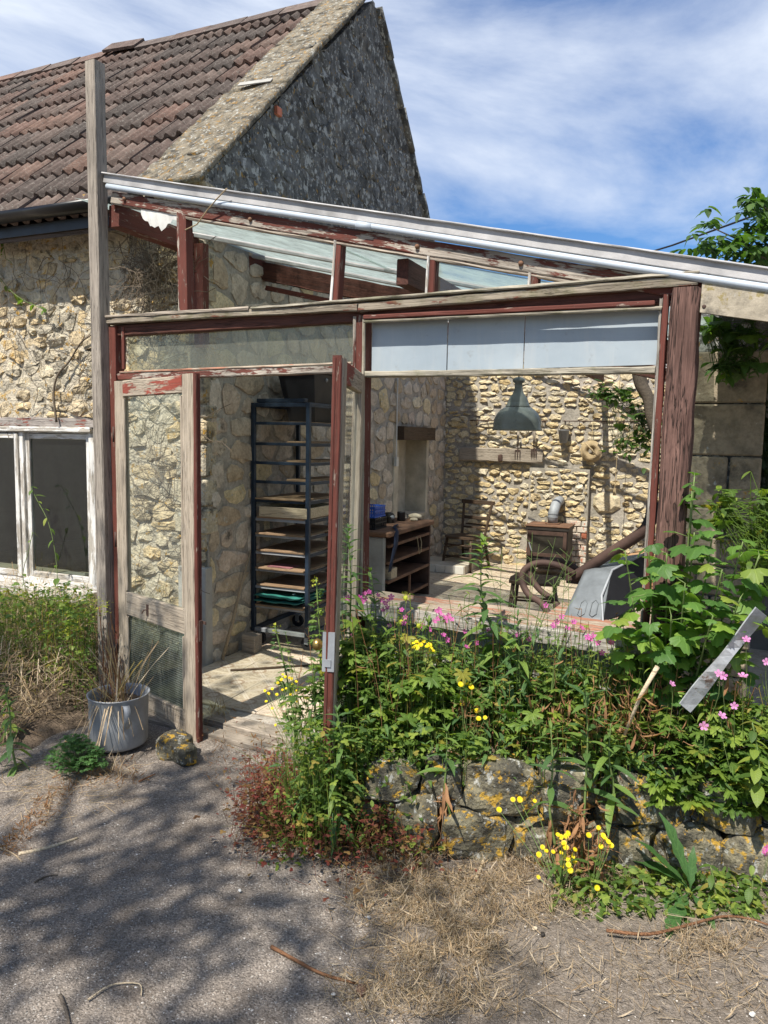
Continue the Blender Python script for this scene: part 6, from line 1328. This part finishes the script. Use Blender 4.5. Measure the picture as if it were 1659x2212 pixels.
# fallen sticks
def twig(label, pts, rad, mat=m_stick, name='fallen_twig', z=.008):
    P_ = [at(x, y, 2, z+.0) for x, y in pts]; o0 = P_[0]; o = thing(name, label, 'twig', o0); mb = MB(); pts_ = spline([p-o0 for p in P_], 4); mb.tube(pts_, [rad*(1-.5*i/len(pts_)) for i in range(len(pts_))], 6); mb.build('twig', mat, o, True); return o
m_rtwig = wood_mat('reddish_stalk', (.16, .075, .035), (.28, .14, .07), gr=2)
twig('reddish brown broken twig pointing up left out of the leaf litter', [(586, 2045), (640, 2075), (700, 2105), (775, 2125)], .0065, m_rtwig); twig('long orange curved stalk arching across the litter at the right', [(1310, 2010), (1400, 2018), (1480, 2000), (1560, 1980), (1620, 1985), (1659, 1998)], .006, m_rtwig, z=.03)
twig('pale flat splinter of reed on the tarmac at the left', [(40, 1845), (100, 1832), (168, 1810)], .008, m_pale, 'fallen_reed'); twig('short dark twig before the rubble stones', [(600-3, 1660+8), (330+340, 1650)], .004, m_bark) if False else None
twig('thin pale twig left of the splinter', [(0, 1832), (30, 1845), (48, 1862)], .004, m_stick); twig('short dark bark stick below the rubble stones', [(300, 1688), (335, 1672)], .005, m_rtwig); twig('crooked grey twig near the left edge', [(75, 1905), (100, 1893), (125, 1890)], .004, m_bark); twig('small dark forked twig in the lower left', [(130, 2150), (142, 2180), (150, 2212)], .006, m_bark); twig('thin yellow looped stalk at the bottom left', [(190, 2160), (240, 2128), (300, 2125), (305, 2150)], .003, m_pale)
twig('upright pale broken cane end in the leaf litter', [(1028, 1900), (1040, 1870), (1048, 1840)], .008, m_pale) 
o = thing('pale_cane', 'pale bare cane slanting up in front of the lobed leaves', 'cane', wp(1350, 1560, -.34)); a = wp(1420, 1440, -.36)-o.location; mb = MB(); mb.tube([(0, 0, -.05), a*.5, a], [.006, .007, .009], 7); mb.build('cane', m_pale, o, True)
# dry brown curls on the bed
cl = Cloud(T_curl); r = random.Random(97)
for _ in range(900):
    px = r.gauss(1230, 110); py = r.gauss(1570, 45); p = wp(px, py, -.28+r.uniform(-.12, .1)); cl.put(p, r.uniform(0, 6.3), r.uniform(-1, 1), 0, r.uniform(.02, .05))
for _ in range(160): px = r.gauss(1010, 25); py = r.gauss(1540, 35); p = wp(px, py, -.46+r.uniform(-.05, .05)); cl.put(p, r.uniform(0, 6.3), r.uniform(-1, 1), 0, r.uniform(.012, .03))
for (cx, cy, Y) in ((965, 1745, -.56), (1250, 1810, -.5), (1235, 1780, -.5), (1290, 1840, -.5)):
    for _ in range(46): p = wp(r.gauss(cx, 7), r.gauss(cy, 40), Y+r.uniform(-.02, .02)); cl.put(p, r.uniform(0, 6.3), r.uniform(-1.5, -.6), 0, r.uniform(.03, .06))
cl.build('withered_leaves', m_brown, None, kind='stuff', label='withered brown leaves lying on top of the garden wall', cat='leaves')
# dock plant
dk = thing('dock_plant', 'dock plant with long wavy leaves at the foot of the garden wall', 'plant', at(1490, 1935, 2, .02)); r = random.Random(98)
T_dock = [t_strip(1, .20, 9, lambda t: (.12+.95*math.sin(math.pi*min(1, max(0, t-.18)/.82))**.7) if t > .18 else .12, .35, .2, serr=.2, wave=.02), t_strip(1, .22, 9, lambda t: (.12+.95*math.sin(math.pi*min(1, max(0, t-.18)/.82))**.7) if t > .18 else .12, .8, .2, serr=.2, wave=.02)]
dm = meshes(T_dock, m_dock)
for (tx, ty, z, Ln) in ((1385, 1830, .10, 0), (1440, 1785, .24, 0), (1395, 1825, .14, 0), (1400, 1950, .02, 0), (1440, 2010, .01, 0), (1540, 2000, .01, 0), (1580, 1900, .06, 0), (1500, 1850, .15, 0)):
    t = at(tx, ty, 2, z)-dk.location; yaw = math.atan2(-t.x, t.y); pit = math.atan2(t.z, math.hypot(t.x, t.y)); leafobj(r.choice(dm), dk, (0, 0, .01), yaw, pit+.25, r.uniform(-.3, .3), t.length*1.1)
def nettle(label, base, Y, top, seed, n=9, ls=.06):
    r = random.Random(seed); b = wp(*base, Y); t = wp(*top, Y)-b; p = thing('nettle_plant', label, 'plant', b); mb = MB(); mb.tube(spline([(0, 0, 0), t*.5+Vector((.01, 0, 0)), t], 4), .003, 5); mb.build('stem', m_stem, p, True); yaw = 0
    for k in range(n):
        u = .15+.85*k/(n-1)
        for sd in (0, math.pi): leafobj(r.choice(LM['mixov']), p, t*u, yaw+sd, r.uniform(-.7, .1), r.uniform(-.2, .2), ls*(1.1-.6*u))
        yaw += 1.57
nettle('nettle shoot right of the dock leaves', (1545, 1990), -.42, (1535, 1870), 101, 6, .08); nettle('nettle hanging dark at the right edge above the wall', (1640, 1720), -.3, (1625, 1560), 102, 8, .085); nettle('nettle low at the bottom right edge', (1610, 1985), -.4, (1625, 1870), 103, 5, .07); nettle('small nettle before the hawkbit clump', (1170, 1990), -.72, (1215, 1920), 104, 5, .05)
cl = Cloud(T_small); ground_cloud(cl, 900, (1230, 1880, 1659, 1990), .0, .028, 105, zr=.05, dens=lambda px, py: .9); cl.build('low_weed', m_mix, None, kind='stuff', label='low green weeds along the foot of the garden wall', cat='weed')
# ------------------------------------------------------------------ left bank
def bankz(x, y): return hgt(x, y)
cl = Cloud(T_straw); cl2 = Cloud(T_curl); r = random.Random(111)
for _ in range(19000):
    x = -2.3+2.35*r.random(); y = r.uniform(-1.0, .62); lim = .0 if y < -.2 else -.2
    if x > lim-.02: continue
    edge = smooth((y+1.08)/.12)
    if r.random() > edge: continue
    g = bankz(x, y); z = g + (.05+.40*smooth((y+.9)/.9)*(.75+.5*N(x*3, y*3)))*r.random()**.8
    if r.random() < .33: cl.put((x, y, z), r.uniform(0, 6.3), r.uniform(-.5, .7), 0, r.uniform(.06, .26))
    else: cl2.put((x, y, z), r.uniform(0, 6.3), r.uniform(-1.2, 1.2), 0, r.uniform(.012, .034))
cl.build('hay_stalks', m_dry, None, kind='stuff', label='tangled hay coloured stalks on the bank below the cottage window', cat='hay'); cl2.build('dried_foliage', m_dry, None, kind='stuff', label='crumpled dried foliage on the bank below the cottage window', cat='dry leaves')
cl = Cloud(T_small); STEM = MB()
for _ in range(5600):
    px = r.uniform(-60, 205); py = r.triangular(1255, 1580, 1310); Y = r.uniform(-.40, .60); p = at(px, py, 1, Y); g = bankz(p.x, p.y)
    if p.z < g: continue
    if p.x > -.2 and Y > -.2: continue
    cl.put(p, r.uniform(0, 6.3), r.uniform(-.7, .7), r.uniform(-.4, .4), r.uniform(.012, .036))
    if r.random() < .2: STEM.tube([(p.x+r.uniform(-.04, .04), p.y, p.z-r.uniform(.1, .3)), p], .0013, 3, caps=False, tint=r.random())
cl.build('bank_weeds', m_mix, None, extra=STEM, kind='stuff', label='green weeds reaching up to the cottage window sill', cat='weeds')
pk = thing('parsley_weed', 'bright green parsley-like weed left of the metal pot', 'plant', at(165, 1655, 2, .02)); c = Cloud(T_cran); st = MB()
for _ in range(420):
    q_ = r.uniform(0, 6.3); rr_ = .17*r.random()**.6; z = .15*(1-(rr_/.19)**2)*r.random()**.5+.01; c.put((rr_*math.cos(q_), rr_*math.sin(q_)*.7, z), r.uniform(0, 6.3), r.uniform(-.5, .6), 0, r.uniform(.010, .022))
    if r.random() < .3: st.tube([(0, 0, 0), (rr_*math.cos(q_), rr_*math.sin(q_)*.7, z)], .0012, 3, caps=False)
c.build('foliage', m_dock, pk, extra=st, kind='stuff')
nettle('leafy shoot standing before dry stalks at the far left', (25, 1590), -.75, (12, 1500), 112, 7, .07)
def spurge(label, top, base, Y, seed):
    r = random.Random(seed); b = wp(*base, Y); t = wp(*top, Y)-b; p = thing('spurge_plant', label, 'plant', b); mb = MB(); mb.tube(spline([(0, 0, 0), t*.5, t], 4), .003, 5); mb.build('stem', m_rtwig, p, True); c = Cloud(T_small)
    for _ in range(90): c.put(t+Vector((r.gauss(0, .035), r.gauss(0, .03), r.gauss(0, .03))), r.uniform(0, 6.3), r.uniform(-.2, .8), 0, .014)
    c.build('flower_head', m_lime, p, kind='stuff')
spurge('lime yellow flower head in front of the tall post base', (215, 1310), (235, 1590), -.36, 115); spurge('smaller lime flower head among the dry stalks', (155, 1365), (165, 1560), -.3, 116)
def sprig(label, P_, Y, n, ls, seed, name='bramble_shoot', inH_=True):
    r = random.Random(seed); Q = [ (MH @ Vector(atH(x, y, 1, Y))) if inH_ else wp(x, y, Y) for x, y in P_]; o = thing(name, label, 'plant', Q[0]); pts = spline([q_-Q[0] for q_ in Q], 5); mb = MB(); mb.tube(pts, .0025, 5); mb.build('stem', m_stem, o, True)
    for k in range(n): u = k/(n-1)*(len(pts)-1); i = min(len(pts)-2, int(u)); leafobj(r.choice(LM['mixov']), o, pts[i].lerp(pts[i+1], u-i), r.uniform(0, 6.3), r.uniform(-.8, .3), 0, ls*r.uniform(.6, 1.2))
sprig('green shoot arching up in front of the dark window pane', [(125, 1270), (120, 1200), (105, 1130), (80, 1080), (66, 1052)], -.12, 12, .075, 121); sprig('thin shoot with few leaves crossing the white mullion', [(60, 1300), (50, 1240), (62, 1190), (70, 1150)], -.14, 7, .05, 122)
sprig('green creeper sprig high on the cottage wall at the left edge', [(0, 600), (20, 625), (45, 645), (75, 660), (100, 668)], -.08, 12, .07, 123, 'creeper_sprig'); sprig('small creeper sprig hanging at the left edge under the gutter', [(-10, 480), (5, 520), (12, 560)], -.08, 7, .07, 124, 'creeper_sprig')
# dry vines on the cottage wall
vn = thing('dry_vine', 'thick bare creeper stem and dry twigs clinging to the cottage wall', 'vine', (0, 0, 0), inH=True)
mb = MB(); mb.tube([tuple(v) for v in spline([atH(x, y, 1, -.06) for x, y in ((122, 912), (116, 850), (125, 810), (150, 780), (175, 740), (200, 722))], 4)], [.009-.0002*i for i in range(21)], 6); mb.build('main_stem', m_vine, vn, True)
mb = MB(); r = random.Random(131)
def tw(px, py, ln_, Y=-.07):
    a = atH(px, py, 1, Y); d_ = r.uniform(0, 6.3); P_ = [a]
    for k in range(5): d_ += r.uniform(-.8, .8); P_.append(P_[-1]+Vector((math.cos(d_), r.uniform(-.25, .25), math.sin(d_)))*ln_/5)
    mb.tube(P_, [.0022]*6, 3, caps=False, tint=r.random())
for _ in range(230): tw(r.gauss(325, 30), r.gauss(590, 35), r.uniform(.12, .4), -.07-.05*r.random())
for _ in range(110): tw(r.uniform(0, 400), r.uniform(560, 900), r.uniform(.15, .5), -.055)
for _ in range(50): tw(r.uniform(290, 400), r.uniform(860, 1250), r.uniform(.2, .5), -.055)
mb.build('dry_twigs', m_vine, vn, kind='stuff')
# pot contents
c = Cloud(T_straw); r = random.Random(141)
for _ in range(70): c.put((r.gauss(0, .05), r.gauss(0, .05), .235), r.uniform(0, 6.3), r.uniform(.6, 1.5), 0, r.uniform(.12, .42))
for _ in range(26): q_ = r.uniform(3.4, 6.2); c.put((math.cos(q_)*.13, math.sin(q_)*.13, .27), q_-1.57, r.uniform(-1.25, -.3), 0, r.uniform(.12, .26))
dp = thing('dead_grass', 'dead straw coloured grass and stalks in the metal pot', 'dry plant', pt.location); c.build('stalks', m_dry, dp, kind='stuff'); st = MB(); c = Cloud(T_curl)
for _ in range(34):
    a = Vector((r.gauss(-.01, .03), r.gauss(0, .03), .23)); b = a+Vector((r.gauss(-.06, .04), r.gauss(0, .03), r.uniform(.15, .42))); st.tube([a, a.lerp(b, .5)+Vector((r.gauss(0, .01), 0, 0)), b], .0016, 4, caps=False, tint=r.random())
    for _k in range(5): c.put(a.lerp(b, r.uniform(.2, 1)), r.uniform(0, 6.3), r.uniform(-1, 1), 0, r.uniform(.01, .02))
st.build('dead_stems', m_rtwig, dp, kind='stuff'); c.build('crisp_leaves', m_brown, dp, kind='stuff')
# ------------------------------------------------------------------ ivy inside and on the pier, dark hedge beyond
def ivy(label, regs, Y, n, ls, seed, mat, inH_=False, name='ivy'):
    r = random.Random(seed); o0 = None; c = Cloud(T_ov+[T_curr[0]]); pts = []
    for _ in range(n):
        cx, cy, rx, ry = r.choice(regs); p = wp(r.gauss(cx, rx), r.gauss(cy, ry), Y+r.uniform(-.12, .12)); pts.append(p)
    o0 = pts[0].copy(); o = thing(name, label, 'ivy', o0); st = MB()
    for i, p in enumerate(pts):
        c.put(p-o0, r.uniform(0, 6.3), r.uniform(-.9, .4), 0, ls*r.uniform(.6, 1.3))
        if i and (p-pts[i-1]).length < .6: st.tube([pts[i-1]-o0, p-o0], .0015, 3, caps=False)
    c.build('foliage', mat, o, extra=st, kind='stuff')
ivy('ivy trailing down the right end of the sunlit rear wall', [(1340, 850, 22, 12), (1385, 900, 20, 20), (1400, 950, 12, 25), (1350, 960, 20, 10), (1300, 850, 15, 10)], 4.6, 230, .075, 151, m_bush)
ivy('ivy leaves hanging under the board over the stone pier', [(1540, 705, 18, 12), (1590, 730, 30, 20), (1630, 700, 20, 25), (1560, 790, 15, 12), (1610, 790, 15, 10)], .55, 150, .062, 152, m_bush)
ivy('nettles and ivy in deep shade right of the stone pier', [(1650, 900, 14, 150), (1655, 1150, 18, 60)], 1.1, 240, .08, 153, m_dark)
ivy('pink flowered greenery beside the foot of the stone pier', [(1645, 1130, 14, 45), (1640, 1220, 22, 60), (1560, 1100, 12, 30)], .3, 200, .04, 154, m_cran)
def oldlimb(): 
    o = [q for q in bpy.data.objects if q.name == 'ivy'][0]; q0 = o.location.copy(); mb = MB(); mb.tube(spline([wp(x, y, 4.4)-q0 for x, y in ((1378, 790), (1385, 830), (1400, 860), (1405, 900), (1418, 940))], 4), [.07-.002*i for i in range(17)], 8); mb.build('main_stem', m_bark, o, True)
oldlimb()
# elder bush above the board
def branchtree(mb, p, d, L_, rad, lvl, r, tips, up=.15, split=3, bend=.35):
    pts = [p]; dd = d.normalized()
    for k in range(4): dd = (dd+Vector((r.gauss(0, bend*.3), r.gauss(0, bend*.3), r.gauss(0, bend*.2)+up*.15))).normalized(); pts.append(pts[-1]+dd*L_/4)
    mb.tube(pts, [rad*(1-.45*i/4) for i in range(5)], 6 if lvl > 2 else 4, caps=False)
    if lvl <= 1: tips += [(pts[2], dd), (pts[3], dd), (pts[4], dd)]
    if lvl == 0: return
    for k in range(split):
        q_ = pts[r.choice((2, 3, 4))]; ax = Vector((r.gauss(0, 1), r.gauss(0, 1), r.gauss(0, .6))).normalized(); branchtree(mb, q_, (dd+ax*r.uniform(.5, 1.0)).normalized(), L_*r.uniform(.6, .8), rad*.55, lvl-1, r, tips, up, split, bend)
el = thing('elder_bush', 'leafy elder branches rising above the lean-to roof at the right edge', 'bush', (4.3, 1.6, 0)); r = random.Random(161); mb = MB(); mb.tube([(0, 0, 0), (.0, .05, 1.4), (-.1, 0, 2.5)], [.05, .04, .03], 8); c = Cloud(T_ov); q0 = el.location.copy()
for (px, py, Y) in ((1535, 490, 1.2), (1500, 555, 1.2), (1560, 510, 1.3), (1590, 520, 1.2), (1640, 440, 1.3), (1645, 480, 1.2), (1610, 540, 1.1), (1655, 530, 1.2), (1570, 550, 1.2), (1530, 545, 1.3), (1680, 420, 1.3), (1690, 500, 1.2), (1720, 460, 1.3), (1650, 560, 1.2)):
    t = wp(px, py, Y)-q0; mb.tube([Vector((-.1, 0, 2.5)), t.lerp(Vector((-.1, 0, 2.3)), .4)+Vector((0, 0, -.05)), t], [.014, .008, .003], 5)
    for k in range(5 if px < 1600 else 10):
        b = t+Vector((r.gauss(0, .07), r.gauss(0, .08), r.gauss(0, .05))) if k else t; yw = r.uniform(0, 6.3)
        for j in range(5): c.put(b+Vector((math.sin(-yw), math.cos(yw), 0))*(.02*j), yw+(j-2)*.75, r.uniform(-.6, .0), 0, r.uniform(.055, .085))
mb.build('branches', m_bark, el); c.build('foliage', m_bush, el, kind='stuff')
# the tree behind the viewpoint whose dappled shade lies on the yard
tree = thing('shade_tree', 'broad tree behind the viewpoint casting dappled shade on the tarmac', 'tree', (.75, -6.15, 0)); r = random.Random(171); mb = MB(); tips = []
mb.tube([(0, 0, -.1), (.05, .05, 2.5), (.0, .1, 5.2)], [.17, .14, .11], 10)
for k in range(6): q_ = k*1.05+.3; branchtree(mb, Vector((0, .1, 4.5+.15*k)), Vector((math.cos(q_), math.sin(q_), .55)), 1.32, .065, 3, r, tips, split=3, bend=.4)
mb.build('trunk_and_limbs', m_bark, tree, True); c = Cloud(T_ov)
for (p, d_) in tips:
    for k in range(TREE_LEAVES): c.put(p+Vector((r.gauss(0, .13), r.gauss(0, .13), r.gauss(0, .10))), r.uniform(0, 6.3), r.uniform(-.8, .5), 0, r.uniform(.05, .09))
c.build('crown', m_bush, tree, kind='stuff')
t2 = copy_tree(tree); t2.location = (-1.15, -5.95, 0); t2.rotation_euler = (0, 0, 2.1); t2['label'] = 'second broad tree behind and left of the viewpoint shading the left of the yard'
GR = {'hand_fork': 'hand forks on the rear wall plank', 'hook_rail': 'iron hook rails on the rear wall', 'pebble': 'pebbles on the tarmac', 'rubble_block': 'stone blocks propping the door', 'hawkbit_plant': 'yellow hawkbit plants', 'cranesbill_plant': 'cranesbill plants in the flower bed', 'nettle_plant': 'nettles', 'willowherb_plant': 'tall lance leaved plants', 'fallen_twig': 'fallen twigs on the ground', 'grass_tuft': 'grass tufts along the tarmac edge', 'ragwort_plant': 'ragwort shoots in the doorway', 'spurge_plant': 'lime flowered spurge by the post', 'creeper_sprig': 'creeper sprigs on the cottage wall', 'bramble_shoot': 'shoots before the cottage window', 'white_flint': 'white flints before the straw heap', 'bed_stone': 'loose stones on the flower bed', 'ivy': 'ivy growths'}
import re as _re
for o in bpy.data.objects:
    g = GR.get(_re.sub(r'[.][0-9]+$', '', o.name))
    if g and o.parent is None and o.get('label'): o['group'] = g
print('OBJ', len(bpy.data.objects), 'tips', len(tips))
